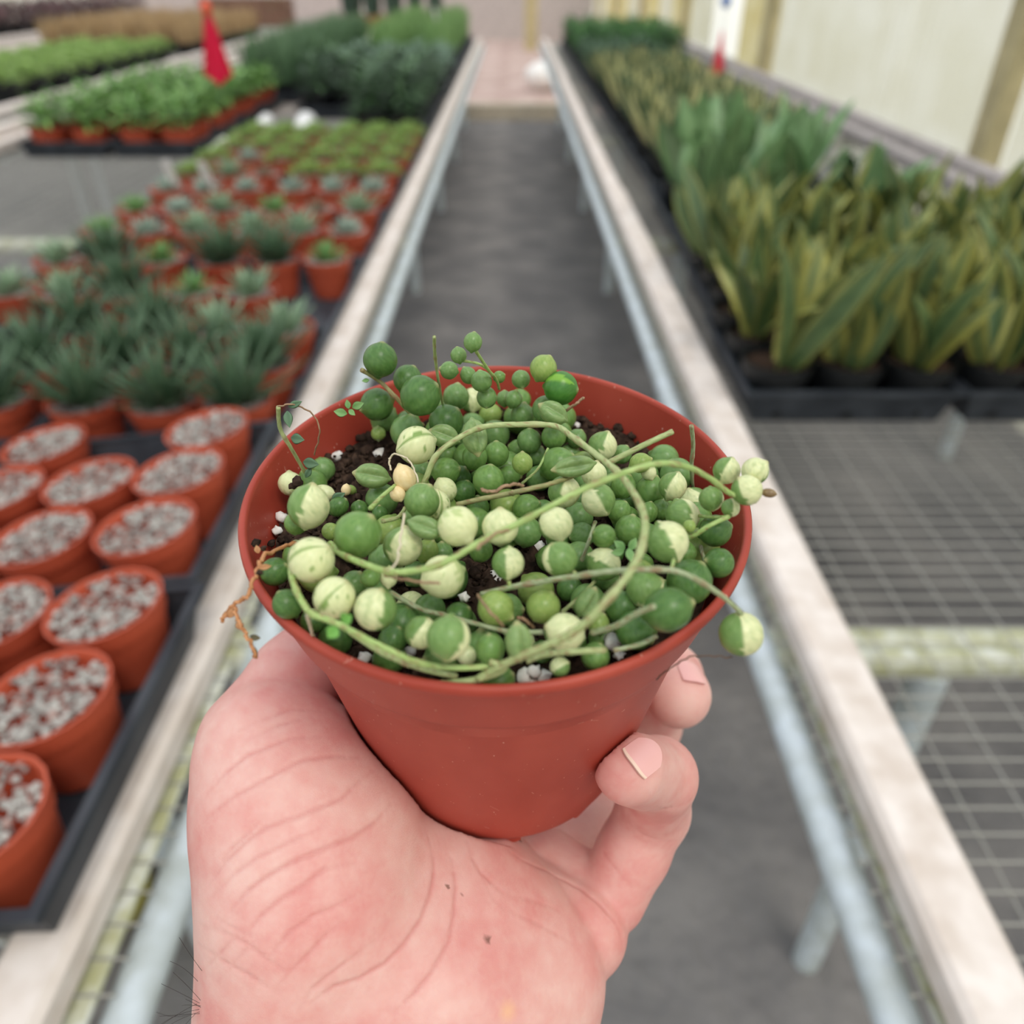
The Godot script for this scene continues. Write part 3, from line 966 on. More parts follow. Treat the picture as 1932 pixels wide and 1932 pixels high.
func make_right_plants() -> void:
	var pot := small_pot(0.058, 0.088)
	var sl := soil_top(0.05)
	var leaves := {"margin": [], "plain": []}
	for k in 7:
		leaves.margin.append(strap_leaf(500 + k, "margin", 0.19 + 0.02 * (k % 3), 0.044 + 0.004 * (k % 4)))
		leaves.plain.append(strap_leaf(520 + k, "plain", 0.24 + 0.025 * (k % 3), 0.072 + 0.006 * (k % 3)))
	var rows := [["margin", 1.10, 2, "yellow-edged snake plant in black pot", 8], ["plain", 1.81, 2, "broad green snake plant in black pot", 7]]
	for r in rows:
		for t in r[2]:
			for i in 2:
				var zc: float = -(r[1] + 0.345 * t + 0.1725)
				var xc: float = (0.362 + 0.022 * t if r[0] == "margin" else 0.405) + 0.345 * i + 0.1725
				if r[0] == "plain" and i == 1 and t == 1:
					continue
				tray("dark tray under the %ss, %s tray, %s the aisle rail" % [r[3].replace(" in black pot", ""), ORD[t + 1], "beside" if i == 0 else "away from"], xc, zc, 0.341, 0.341, 0.06)
				for a in ((1 if i == 1 else 2) if r[0] == "plain" else 3):
					for b in (2 if r[0] == "plain" else 3):
						var stepped := 0.164 if r[0] == "plain" else 0.112
						var first := 0.082 if r[0] == "plain" else 0.112
						var o := thing("snake_plant", "%s, %s row, %s from aisle" % [r[3], ORD[t * (2 if r[0] == "plain" else 3) + b + 1], ORD[i * (2 if r[0] == "plain" else 3) + a + 1]], "snake plant", Vector3(xc - first + stepped * a, TOP + 0.005, zc + first - stepped * b), Basis.IDENTITY, "snake plants on the right bench")
						part("pot", pot, M.black_pot, o)
						part("soil", sl, M.soil, o, Vector3(0, 0.078, 0))
						for k in r[4]:
							var ang := rng.randf() * TAU
							var out := Vector3(cos(ang), 0, sin(ang))
							var lean := rng.randf_range(0.12, 0.62) if r[0] == "margin" else rng.randf_range(0.05, 0.5)
							var bs := Basis(Vector3.UP.cross(out).normalized(), lean) * Basis(Vector3.UP, rng.randf() * TAU)
							bs = bs.scaled_local(Vector3(1, rng.randf_range(0.7, 1.08) * (0.85 if i == 1 and r[0] == "plain" else 1.0), 1))
							var list: Array = leaves[r[0]]
							part("leaf", list[rng.randi() % list.size()], M.leaf, o, Vector3(0, 0.074, 0) + out * rng.randf_range(0.004, 0.026), bs)
	var bp := small_pot(0.07, 0.09)
	var tops := []
	for s in 3:
		tops.append(grass(600 + s, 0.07, 0.17, 46, 0.03, 0.85, lin(70, 94, 60), lin(196, 192, 132), true))
	proto("varieg", "variegated_plant", "plant", "yellow-green variegated plants on the right bench", bp, M.black_pot, soil_top(0.06), M.soil, 0.078, tops, "foliage", M.leaf)
	tops = []
	for s in 3:
		tops.append(bush(610 + s, 0.052, 0.15, 80, 0.05, 0.4, lin(40, 74, 48), lin(88, 122, 80)))
	proto("deep", "deep_green_plant", "plant", "deep green plants on the right bench", bp, M.black_pot, soil_top(0.06), M.soil, 0.078, tops, "foliage", M.leaf)
	tops = []
	for s in 3:
		tops.append(bush(620 + s, 0.056, 0.2, 130, 0.036, 0.5, lin(44, 94, 40), lin(84, 140, 60)))
	proto("hedge", "vivid_green_plant", "plant", "vivid green plants at the far end of the right bench", bp, M.black_pot, soil_top(0.06), M.soil, 0.078, tops, "foliage", M.leaf)
	var runs := [["varieg", 2.58, 7, 2, "yellow-green variegated plant in black pot"], ["deep", 5.1, 4, 2, "deep green leafy plant in black pot"], ["hedge", 6.6, 5, 3, "vivid green leafy plant in black pot"]]
	for r in runs:
		for t in r[2]:
			for i in r[3]:
				var zc: float = -(r[1] + 0.355 * t + 0.1725)
				var xc: float = 0.432 + 0.345 * i + 0.1725
				if i == 2:
					xc = 0.432 + 0.345 * 2 + 0.1
				var narrow: bool = i == 2 or (i == 1 and r[0] != "hedge")
				var wd := 0.2 if narrow else 0.341
				if narrow and i == 1:
					xc -= 0.0705
				tray("dark tray under the %ss, %s tray, %s column from aisle" % [r[4].split(" in ")[0], ORD[t + 1], ORD[i + 1]], xc, zc, wd, 0.341)
				for a in (1 if narrow else 2):
					for b in 2:
						place(r[0], "%s, %s row, %s from aisle" % [r[4], ORD[t * 2 + b + 1], ORD[i * 2 + a + 1]], Vector3(xc - (0.0 if narrow else 0.082) + 0.164 * a, TOP + 0.005, zc + 0.082 - 0.164 * b), rng.randf() * TAU)

func make_far_things() -> void:
	var bp := small_pot(0.09, 0.1)
	var sl := soil_top(0.078)
	var tops := []
	for s in 3:
		tops.append(cushion(700 + s, 0.1, 0.09, 120, 0.034, lin(132, 168, 88), lin(180, 208, 128)))
	proto("lime", "lime_green_plant", "plant", "lime green plants on the second bench", bp, M.black_pot, sl, M.soil, 0.088, tops, "foliage", M.leaf)
	tops = []
	for s in 3:
		tops.append(grass(710 + s, 0.14, 0.2, 60, 0.02, 0.35, lin(150, 120, 84), lin(196, 166, 122)))
	proto("tan", "tan_dry_plant", "plant", "tan coloured plants on the second bench", bp, M.black_pot, sl, M.soil, 0.088, tops, "foliage", M.leaf)
	tops = []
	for s in 3:
		tops.append(bush(720 + s, 0.085, 0.24, 60, 0.075, 0.5, lin(52, 56, 52), lin(124, 84, 84)))
	proto("purple", "dark_reddish_plant", "plant", "dark reddish plants on the third bench", bp, M.black_pot, sl, M.soil, 0.088, tops, "foliage", M.leaf)
	tops = []
	for s in 3:
		tops.append(grass(730 + s, 0.1, 0.5, 26, 0.05, 0.2, lin(40, 62, 50), lin(76, 98, 84)))
	proto("cactus", "tall_dark_cactus", "cactus", "tall dark cacti in red pots on the far bench", small_pot(0.1, 0.12), M.red_pot, sl, M.soil, 0.105, tops, "stems", M.leaf)
	var runs := [["lime", -2.64, 0.27, 3, -4.6, 0.27, 9, "lime green cushion plant in black pot, second bench"], ["tan", -2.64, 0.27, 5, -7.4, 0.27, 8, "tan dry plant in black pot, second bench"], ["purple", -5.15, 0.33, 3, -8.6, 0.33, 14, "dark reddish plant in black pot, third bench"], ["cactus", -0.95, 0.26, 5, -11.3, 0.3, 3, "tall dark cactus in red pot, far bench"]]
	for r in runs:
		for a in r[3]:
			for b in r[6]:
				place(r[0], "%s, %s row, %s from aisle" % [r[7], ORD[b + 1], ORD[a + 1]], Vector3(r[1] - r[2] * a, TOP + 0.001, r[4] - r[5] * b), rng.randf() * TAU)
	# a brown crate with a flowering plant and a white ball-shaped float, at the far end of the second bench
	var crate := thing("wooden_crate", "brown wooden crate standing on the second bench behind the tan plants", "crate", Vector3(-3.3, TOP, -11.6))
	for k in 3:
		part("plank", box_geo(Vector3(1.1, 0.09, 0.02)), M.brown_wood, crate, Vector3(0, 0.055 + 0.1 * k, 0.16))
		part("plank", box_geo(Vector3(1.1, 0.09, 0.02)), M.brown_wood, crate, Vector3(0, 0.055 + 0.1 * k, -0.16))
		for s in [-1, 1]:
			part("plank", box_geo(Vector3(0.02, 0.09, 0.29)), M.brown_wood, crate, Vector3(0.54 * s, 0.055 + 0.1 * k, 0))
	part("base_board", box_geo(Vector3(1.06, 0.015, 0.29)), M.brown_wood, crate, Vector3(0, 0.008, 0))
	var fl := thing("flowering_plant", "pink flowering plant in red pot standing in the brown crate", "flower", Vector3(-2.95, TOP + 0.016, -11.6))
	part("pot", small_pot(0.09, 0.16), M.red_pot, fl)
	part("soil", sl, M.soil, fl, Vector3(0, 0.14, 0))
	part("foliage", bush(740, 0.1, 0.16, 50, 0.09, 0.5, lin(90, 126, 60), lin(140, 168, 84)), M.leaf, fl, Vector3(0, 0.14, 0))
	for k in 5:
		part("bloom", cushion(745, 0.03, 0.02, 24, 0.03, lin(226, 60, 120), lin(240, 110, 150)), M.leaf, fl, Vector3(0.07 * cos(k * 1.3), 0.32 + 0.01 * k, 0.07 * sin(k * 1.3)))
	var bag := thing("soil_sack", "plump white sack slumped at the far end of the right bench", "sack", Vector3(0.42, 0, -11.4))
	var g := Geo.new()
	for k in 13:
		for s in 24:
			var t := PI * k / 12
			var a := TAU * s / 24
			var d := Vector3(sin(t) * cos(a) * 0.26, 0.17 - cos(t) * 0.17, sin(t) * sin(a) * 0.2)
			d += d.normalized() * 0.03 * noise.get_noise_3d(d.x * 8, d.y * 8, d.z * 8)
			d.y = maxf(d.y, 0.0)
			g.v.push_back(d)
	for k in 12:
		for s in 24:
			g.quad(k * 24 + s, (k + 1) * 24 + s, (k + 1) * 24 + (s + 1) % 24, k * 24 + (s + 1) % 24)
	g.normals()
	part("sack_body", g.mesh(), M.white_plastic, bag)
	g = Geo.new()
	g.rod(Vector3(0, 0.32, 0), Vector3(0.03, 0.41, 0), 0.035, 8)
	part("tied_neck", g.mesh(), M.white_plastic, bag)
	var post := struct("trim_2", box_geo(Vector3(0.24, 2.5, 0.14)), M.post, Vector3(0.36, 1.25, -17.5))
	post.set_meta("label", "tan timber post near the far end wall")
	post.set_meta("category", "post")
	# a yellow tub under the left bench
	var tub := thing("plastic_tub", "yellow plastic tub standing on the floor under the left bench", "tub", Vector3(-0.72, 0, -0.72))
	part("tub_wall", lathe(PackedVector2Array([Vector2(0.002, 0), Vector2(0.1, 0), Vector2(0.125, 0.22), Vector2(0.135, 0.225), Vector2(0.135, 0.235), Vector2(0.12, 0.235), Vector2(0.095, 0.012), Vector2(0.002, 0.01)]), 28), M.yellow, tub)
	g = Geo.new()
	for k in 12:
		var a0 := PI * k / 12
		var a1 := PI * (k + 1) / 12
		g.rod(Vector3(0.128 * cos(a0), 0.225 - 0.1 * sin(a0), 0.02 + 0.12 * sin(a0)), Vector3(0.128 * cos(a1), 0.225 - 0.1 * sin(a1), 0.02 + 0.12 * sin(a1)), 0.003, 6)
	part("handle", g.mesh(), M.steel, tub)

func make_flags() -> void:
	# red pennants hang on cords from the roof over the benches
	var rows := [[Vector3(-1.215, 0.90, -3.70), 0.29, "red pennant hanging on a cord with an orange bead over the left bench", M.orange, 0.25, 0.115, 1.17],
		[Vector3(0.95, 0.85, -4.15), 0.22, "red pennant hanging on a cord with a blue bead over the right bench", M.blue, 0.75, 0.125, 1.18]]
	for r in rows:
		var h: float = r[1]
		var wd: float = r[5]
		var t := thing("red_pennant", r[2], "pennant", r[0], Basis(Vector3.UP, r[4]))
		var g := Geo.new()
		var rowsn := 14
		var colsn := 10
		for side in 2:
			for k in rowsn + 1:
				var f := float(k) / rowsn
				var y := h * (1.0 - f)
				for c in colsn + 1:
					var u := float(c) / colsn * 2.0 - 1.0
					var half := wd * 0.5 * (0.1 + 0.9 * minf(f / 0.85, 1.0))
					var drop := maxf(0.0, f - 0.85) / 0.15
					var yy := y + (drop * absf(u) * h * 0.13 if f > 0.85 else 0.0)
					g.v.push_back(Vector3(u * half, yy, sin(u * 5.0 + f * 2.0) * 0.016 * f + (0.0008 if side else -0.0008)))
		var st := (rowsn + 1) * (colsn + 1)
		for k in rowsn:
			for c in colsn:
				var p := k * (colsn + 1) + c
				g.quad(p, p + 1, p + colsn + 2, p + colsn + 1)
				g.quad(st + p, st + p + colsn + 1, st + p + colsn + 2, st + p + 1)
		g.normals()
		part("cloth", g.mesh(), M.red_cloth, t)
		g = Geo.new()
		var top: float = 4.4 - 1.9 * absf(r[0].x + 3.69) / 5.31
		g.rod(Vector3(0, h - 0.004, 0), Vector3(0, top - r[0].y, 0), 0.002, 5)
		var cord := part("cord", g.mesh(), M.cord, t)
		part("bead", lump_mesh(9, 0.0, 8, 12), r[3], cord, Vector3(0, r[6] - r[0].y, 0), Basis.from_scale(Vector3(0.022, 0.028, 0.022)))

# ---------------------------------------------------------------- the hand
const HAND := [
	[1.30,[[-2.31,0.00,0.00,2.20,-1.83,3.24,-1.51,2.18,-1.54,5.33,-2.84,2.30,-1.81,6.25,-3.85,2.12,-2.38,6.90,-4.66,1.86,-2.98,7.53,-5.46,1.52],[2.07,-0.25,-0.07,2.35,2.57,2.26,-1.93,2.05,3.09,2.68,-2.71,1.90],[0.00,0.00,0.00,2.90,0.73,2.89,-2.24,2.75,1.05,3.23,-3.33,2.40,1.32,2.46,-4.87,2.00],[-2.31,0.00,0.00,2.20,-2.76,-1.93,6.20,2.75,-3.56,-6.44,20.77,3.50],[2.07,-0.25,-0.07,2.35,0.64,-2.37,6.27,2.75,-0.76,-6.88,20.83,3.40],[-0.97,3.28,-5.44,1.50,-1.92,5.55,-7.50,1.20]]],
	[0.30,[[-3.42,7.59,-5.62,1.22,-2.67,7.81,-7.24,1.18,-1.83,8.05,-8.75,1.10,-0.85,8.28,-10.12,0.95]]],
	[0.50,[[1.39,2.65,-3.90,1.75,3.03,2.58,-3.73,1.55,4.54,2.65,-3.54,1.24]]],
	[0.30,[[1.57,1.88,-5.20,1.35,3.63,2.22,-5.31,1.22,4.94,2.52,-4.54,1.08]]],
	[0.25,[[5.40,2.81,-4.38,0.96,6.03,3.78,-5.05,0.92,6.51,4.81,-5.53,0.92],[6.51,4.81,-5.53,0.92,6.36,6.83,-5.10,0.90],[6.36,6.83,-5.10,0.90,5.44,8.32,-4.19,0.80]]],
	[0.30,[[4.12,1.49,-5.90,1.10,5.90,1.52,-8.35,1.02,7.18,3.13,-9.72,0.95],[7.18,3.13,-9.72,0.95,7.48,5.63,-9.50,0.93],[7.48,5.63,-9.50,0.93,7.47,6.15,-8.28,0.92]]],
	[0.30,[[3.06,1.62,-6.48,1.15,4.53,0.82,-10.30,1.05,5.65,2.59,-12.01,0.98,5.72,4.20,-11.92,0.90]]],
	[0.30,[[1.50,1.75,-6.57,1.20,1.63,0.32,-10.69,1.05,2.17,2.14,-12.43,0.95,2.73,3.77,-12.35,0.88]]]]
const CREASES := [
	[0.55,[0.94,6.53,-3.68,1.08,6.46,-3.25,1.12,6.43,-2.91,1.08,6.39,-2.45,1.00,6.37,-2.17,0.92,6.34,-1.91,0.77,6.33,-1.65,0.61,6.30,-1.40,0.44,6.30,-1.21,0.26,6.27,-1.03,0.02,6.28,-0.88,-0.21,6.27,-0.75,-0.45,6.31,-0.65,-0.68,6.34,-0.56,-0.88,6.27,-0.45,-1.08,6.18,-0.35]],
	[0.50,[1.48,6.22,-3.35,1.54,6.20,-3.05,1.59,6.16,-2.77,1.59,6.12,-2.50,1.59,6.06,-2.25,1.55,6.01,-1.95,1.51,5.94,-1.67,1.40,5.92,-1.46,1.29,5.89,-1.26,1.19,5.85,-1.07,1.01,5.79,-0.86,0.82,5.72,-0.67,0.64,5.67,-0.53,0.46,5.60,-0.40]],
	[0.40,[-3.67,8.36,-3.51,-3.45,8.58,-3.61,-3.25,8.76,-3.75,-3.03,8.89,-3.87,-2.82,9.00,-4.01,-2.53,9.06,-4.11,-2.25,9.09,-4.23,-1.98,9.08,-4.39,-1.68,9.02,-4.47,-1.38,8.93,-4.58]],
	[0.40,[-3.68,8.01,-3.03,-3.32,8.39,-3.12,-2.94,8.66,-3.25,-2.71,8.76,-3.31,-2.50,8.84,-3.40,-2.29,8.90,-3.50,-2.09,8.95,-3.61,-1.85,8.97,-3.76,-1.61,8.96,-3.93,-1.32,8.89,-4.03,-1.04,8.79,-4.17,-0.79,8.64,-4.26,-0.55,8.47,-4.36]],
	[0.42,[-3.37,7.37,-2.03,-3.16,7.67,-2.13,-2.97,7.93,-2.25,-2.74,8.13,-2.34,-2.52,8.30,-2.45,-2.18,8.48,-2.62,-1.96,8.53,-2.68,-1.74,8.56,-2.76,-1.52,8.58,-2.84,-1.26,8.58,-2.98,-1.00,8.55,-3.13,-0.74,8.49,-3.31,-0.58,8.46,-3.57,-0.43,8.39,-3.87,-0.26,8.24,-4.20]],
	[0.36,[-3.23,7.32,-1.83,-2.98,7.62,-1.91,-2.74,7.86,-2.02,-2.52,8.02,-2.08,-2.30,8.15,-2.17,-2.07,8.24,-2.23,-1.85,8.31,-2.31,-1.63,8.37,-2.40,-1.42,8.39,-2.50,-1.20,8.41,-2.60,-1.00,8.40,-2.72]],
	[0.50,[-2.78,7.39,-1.53,-2.60,7.58,-1.62,-2.42,7.75,-1.72,-2.08,7.96,-1.87,-1.83,8.07,-1.97,-1.59,8.14,-2.08,-1.19,8.18,-2.24,-0.94,8.18,-2.37,-0.70,8.15,-2.51,-0.45,8.09,-2.67,-0.25,8.04,-2.88,-0.04,7.95,-3.12,0.08,7.90,-3.38,0.19,7.81,-3.68]],
	[0.42,[-2.45,7.14,-1.11,-2.28,7.34,-1.22,-2.11,7.51,-1.34,-1.78,7.72,-1.52,-1.58,7.80,-1.61,-1.38,7.86,-1.71,-1.15,7.93,-1.87,-0.92,7.97,-2.04,-0.64,7.92,-2.14,-0.37,7.83,-2.27]],
	[0.42,[-1.99,6.91,-0.77,-1.82,7.08,-0.88,-1.65,7.24,-0.99,-1.49,7.37,-1.12,-1.29,7.44,-1.22,-1.10,7.51,-1.34,-0.71,7.51,-1.51,-0.46,7.50,-1.67,-0.21,7.46,-1.84]],
	[0.42,[-1.78,6.46,-0.46,-1.48,6.77,-0.64,-1.29,6.91,-0.75,-1.11,7.04,-0.87,-0.96,7.14,-1.00,-0.80,7.23,-1.14,-0.50,7.27,-1.34]],
	[0.36,[-3.27,7.58,-2.14,-3.07,7.86,-2.25,-2.89,8.09,-2.39,-2.54,8.36,-2.55,-2.37,8.49,-2.68,-2.22,8.60,-2.83]],
	[0.36,[-1.33,6.07,-0.25,-1.20,6.25,-0.36,-1.08,6.42,-0.48,-0.88,6.52,-0.59,-0.68,6.61,-0.71,-0.44,6.67,-0.87,-0.21,6.70,-1.03,0.09,6.70,-1.29]],
	[0.36,[-3.15,9.10,-4.61,-2.71,9.19,-4.78,-2.42,9.18,-4.94,-2.15,9.13,-5.16,-1.85,9.01,-5.25,-1.55,8.85,-5.37]],
	[0.36,[-2.90,9.07,-4.35,-2.60,9.13,-4.50,-2.32,9.14,-4.69,-2.10,9.12,-4.80,-1.88,9.06,-4.92,-1.67,8.97,-5.08]],
	[0.30,[-3.60,6.59,-1.65,-2.97,7.00,-1.30,-2.65,7.07,-1.14,-2.35,7.09,-1.01,-2.12,7.02,-0.88,-1.90,6.92,-0.77,-1.69,6.84,-0.69,-1.48,6.73,-0.62]],
	[0.30,[-3.69,6.15,-1.48,-3.25,6.46,-1.15,-2.90,6.56,-0.94,-2.62,6.60,-0.79,-2.35,6.60,-0.68,-2.14,6.55,-0.58,-1.94,6.48,-0.49,-1.74,6.39,-0.42]],
	[0.30,[-3.09,7.11,-1.51,-2.81,7.17,-1.34,-2.56,7.19,-1.21,-2.27,7.22,-1.11,-2.00,7.22,-1.02]],
	[0.30,[-3.63,5.67,-1.10,-3.30,6.21,-1.05,-3.03,6.61,-1.05,-2.80,6.91,-1.10,-2.58,7.13,-1.16,-2.37,7.31,-1.23]],
	[0.30,[-3.09,6.06,-0.76,-2.80,6.47,-0.81,-2.54,6.82,-0.90,-2.31,7.07,-0.98,-2.09,7.26,-1.09]],
	[0.50,[1.79,5.96,-3.94,1.93,6.00,-3.48,2.14,5.93,-3.16,2.38,5.81,-3.00,2.63,5.67,-2.85]],
	[0.30,[2.19,5.91,-3.07,2.39,5.79,-2.69,2.68,5.60,-2.50]],
	[0.55,[2.76,5.40,-4.04,3.07,5.21,-3.91,3.44,4.79,-4.00,3.84,4.07,-4.25,4.20,3.86,-4.18,4.54,3.80,-4.02,4.76,3.84,-3.80,4.99,3.80,-3.63,5.19,3.70,-3.44,5.40,3.51,-3.30,5.56,3.10,-2.99]],
	[0.50,[5.21,2.38,-6.35,5.18,4.21,-4.75,5.46,4.18,-4.30,5.82,3.92,-4.00]],
	[0.45,[5.74,5.40,-4.82,5.95,5.29,-4.65,6.36,5.15,-4.51,6.95,4.86,-4.64]],
	[0.40,[5.68,6.02,-4.72,5.91,7.24,-3.86,6.18,7.21,-3.92,6.50,7.04,-4.08,7.01,6.91,-4.39]],
	[0.30,[2.77,5.59,-2.85,3.06,5.39,-2.88,3.36,5.16,-2.94,3.64,4.91,-2.97,3.92,4.64,-3.01]],
	[0.30,[2.77,5.55,-2.53,3.03,5.37,-2.49,3.28,5.17,-2.47,3.55,4.96,-2.45,3.89,4.66,-2.41,4.25,4.33,-2.38]]]
const HAIRS := [-3.56,5.82,-1.10,-3.78,4.96,-0.84,-3.61,5.13,-0.70,-3.73,5.41,-1.08,-3.60,4.78,-0.45,-3.65,4.97,-0.65,-4.42,3.40,-1.30,-3.85,4.68,-0.76,-3.74,4.60,-0.52,-3.62,5.23,-0.79,-3.64,5.14,-0.77,-3.66,5.02,-0.71,-3.61,5.15,-0.72,-3.65,5.00,-0.67,-3.76,4.39,-0.38,-3.96,4.03,-0.47]
const NAILS := [[Vector3(5.686, 9.052, -3.982), Vector3(0.314, 0.914, 0.256), Vector3(-0.750, 0.074, 0.657)], [Vector3(7.772, 7.020, -8.354), Vector3(0.326, 0.942, -0.080), Vector3(0.122, 0.041, 0.992)]]
const SPOTS := [[Vector3(1.43, 6.23, -2.68), 0.05, [120, 84, 70]], [Vector3(2.33, 5.63, -1.83), 0.06, [112, 76, 62]], [Vector3(2.75, 4.91, -0.72), 0.26, [238, 190, 140]], [Vector3(1.72, 6.07, -2.56), 0.03, [150, 100, 90]], [Vector3(5.67, 8.40, -3.43), 0.03, [110, 70, 60]], [Vector3(0.31, 7.12, -2.06), 0.03, [150, 90, 80]]]      # moles and a patch of hard skin
const CELL := 0.1

var cap_a := PackedVector3Array()
var cap_ab := PackedVector3Array()
var cap_l := PackedFloat32Array()
var cap_r := PackedFloat32Array()
var cap_dr := PackedFloat32Array()
var cap_g := PackedInt32Array()
var grp_k := PackedFloat32Array()
var pot_o := Vector3.ZERO
var pot_up := Vector3.UP

func cap(k: int, p: Vector3) -> float:
	var q := p - cap_a[k]
	var t := clampf(q.dot(cap_ab[k]) / cap_l[k], 0.0, 1.0)
	return (q - cap_ab[k] * t).length() - cap_r[k] - cap_dr[k] * t

func pot_dist(p: Vector3) -> float:
	var q := p - pot_o
	var h := q.dot(pot_up)
	var r := sqrt(maxf(q.length_squared() - h * h, 0.0))
	var hh := clampf(RIM_HEIGHT * 100.0 - h, 0.0, RIM_HEIGHT * 100.0)
	var prof := 5.25 if hh < 0.25 else 5.18 - (hh - 0.25) * 0.277 if hh < 1.8 else 4.56 - (hh - 1.8) * 1.11 / (RIM_HEIGHT * 100.0 - 1.8)
	return maxf((r - prof) * 0.95, maxf(-h, h - RIM_HEIGHT * 100.0))

func flesh(p: Vector3, use: PackedInt32Array) -> float:
	var d := 1e3
	var e := 1e3
	var g := -1
	for k in use:
		if cap_g[k] != g:
			if g >= 0:
				var h0 := maxf(0.14 - absf(d - e), 0.0) / 0.14
				d = minf(d, e) - h0 * h0 * 0.035
			g = cap_g[k]
			e = cap(k, p)
		else:
			var x := cap(k, p)
			var kk := grp_k[g]
			var h1 := maxf(kk - absf(e - x), 0.0) / kk
			e = minf(e, x) - h1 * h1 * kk * 0.25
	var h := maxf(0.14 - absf(d - e), 0.0) / 0.14
	d = minf(d, e) - h * h * 0.035
	return maxf(d, 0.02 - pot_dist(p))      # pressed flat where it bears on the pot

func make_hand() -> void:
	pot_o = (POT_AT - HAND_AT) * 100.0
	pot_up = POT_BASIS.y
	for g in HAND.size():
		grp_k.push_back(HAND[g][0])
		for ch in HAND[g][1]:
			for k in range(0, ch.size() - 4, 4):
				var a := Vector3(ch[k], ch[k + 1], ch[k + 2])
				var b := Vector3(ch[k + 4], ch[k + 5], ch[k + 6])
				cap_a.push_back(a)
				cap_ab.push_back(b - a)
				cap_l.push_back((b - a).length_squared())
				cap_r.push_back(ch[k + 3])
				cap_dr.push_back(ch[k + 7] - ch[k + 3])
				cap_g.push_back(g)
	var lo := Vector3.ONE * 1e3
	var hi := -lo
	for k in cap_a.size():
		var r := maxf(cap_r[k], cap_r[k] + cap_dr[k]) + 0.3
		for p in [cap_a[k], cap_a[k] + cap_ab[k]]:
			lo = lo.min(p - Vector3.ONE * r)
			hi = hi.max(p + Vector3.ONE * r)
	# surface nets, block by block
	var n := 8
	var bs := CELL * n
	var dims := Vector3i(((hi - lo) / bs).ceil()) + Vector3i.ONE
	var field := {}      # cell -> vertex index
	var geo := Geo.new()
	var edges := []
	var all := PackedInt32Array(range(cap_a.size()))
	var half := bs * 0.87
	var m := n + 1
	var nx := dims.x * n + 2
	var ny := dims.y * n + 2
	for bz in dims.z:
		for by in dims.y:
			for bx in dims.x:
				var c0 := lo + Vector3(bx, by, bz) * bs
				var mid := c0 + Vector3.ONE * bs * 0.5
				var near := 1e3
				for k in all:
					near = minf(near, cap(k, mid))
				if near > half + 0.5:
					continue
				if absf(flesh(mid, all)) > half * 1.6:
					continue
				var use := PackedInt32Array()
				for k in all:
					if cap(k, mid) < near + 2.0 * half + 1.3:
						use.push_back(k)
				var vals := PackedFloat32Array()
				vals.resize(m * m * m)
				for z in m:
					for y in m:
						for x in m:
							vals[(z * m + y) * m + x] = flesh(c0 + Vector3(x, y, z) * CELL, use)
				for z in n:
					for y in n:
						for x in n:
							var b := (z * m + y) * m + x
							var s := [vals[b], vals[b + 1], vals[b + m], vals[b + m + 1], vals[b + m * m], vals[b + m * m + 1], vals[b + m * m + m], vals[b + m * m + m + 1]]
							var neg := 0
							for q in s:
								if q < 0.0:
									neg += 1
							if neg == 0 or neg == 8:
								continue
							var sum := Vector3.ZERO
							var cnt := 0
							for e in 12:
								var ia: int = [0, 2, 4, 6, 0, 1, 4, 5, 0, 1, 2, 3][e]
								var ib: int = [1, 3, 5, 7, 2, 3, 6, 7, 4, 5, 6, 7][e]
								var va: float = s[ia]
								var vb: float = s[ib]
								if (va < 0.0) != (vb < 0.0):
									var t := va / (va - vb)
									var pa := Vector3(ia & 1, (ia >> 1) & 1, ia >> 2)
									var pb := Vector3(ib & 1, (ib >> 1) & 1, ib >> 2)
									sum += pa.lerp(pb, t)
									cnt += 1
							var gx := bx * n + x
							var gy := by * n + y
							var gz := bz * n + z
							var id := (gz * ny + gy) * nx + gx
							field[id] = geo.v.size()
							geo.v.push_back(c0 + (Vector3(x, y, z) + sum / cnt) * CELL)
							# edges owned by this cell: from its low corner along +x, +y, +z
							if (s[0] < 0.0) != (s[1] < 0.0):
								edges.append([id, 0, s[0] < 0.0])
							if (s[0] < 0.0) != (s[2] < 0.0):
								edges.append([id, 1, s[0] < 0.0])
							if (s[0] < 0.0) != (s[4] < 0.0):
								edges.append([id, 2, s[0] < 0.0])
	var sx := 1
	var sy := nx
	var sz := nx * ny
	for e in edges:
		var u: int = [sy, sz, sx][e[1]]
		var w: int = [sz, sx, sy][e[1]]
		var a: int = field.get(e[0], -1)
		var b: int = field.get(e[0] - u, -1)
		var c: int = field.get(e[0] - u - w, -1)
		var d: int = field.get(e[0] - w, -1)
		if a < 0 or b < 0 or c < 0 or d < 0:
			continue
		if e[2]:
			geo.quad(a, d, c, b)
		else:
			geo.quad(a, b, c, d)
	# creases: a lookup of the short segments near each 4 mm cell
	var look := {}
	for cr in CREASES:
		var p: Array = cr[1]
		var pts := []
		for k in range(0, p.size(), 3):
			pts.append(Vector3(p[k], p[k + 1], p[k + 2]))
		for k in pts.size() - 1:
			var fade := minf(1.0, minf(k + 1.0, pts.size() - 1.0 - k) / 3.0)
			var seen := {}
			for t in 4:
				var q: Vector3 = pts[k].lerp(pts[k + 1], t / 3.0)
				var base := Vector3i((q / 0.4).floor())
				for dz in range(-1, 2):
					for dy in range(-1, 2):
						for dx in range(-1, 2):
							seen[base + Vector3i(dx, dy, dz)] = true
			for key in seen:
				if not look.has(key):
					look[key] = []
				look[key].append([pts[k], pts[k + 1], cr[0] * fade])
	# finer triangles along the creases
	var near_v := PackedByteArray()
	near_v.resize(geo.v.size())
	for k in geo.v.size():
		near_v[k] = 1 if crease_at(geo.v[k], look).x < 0.22 else 0
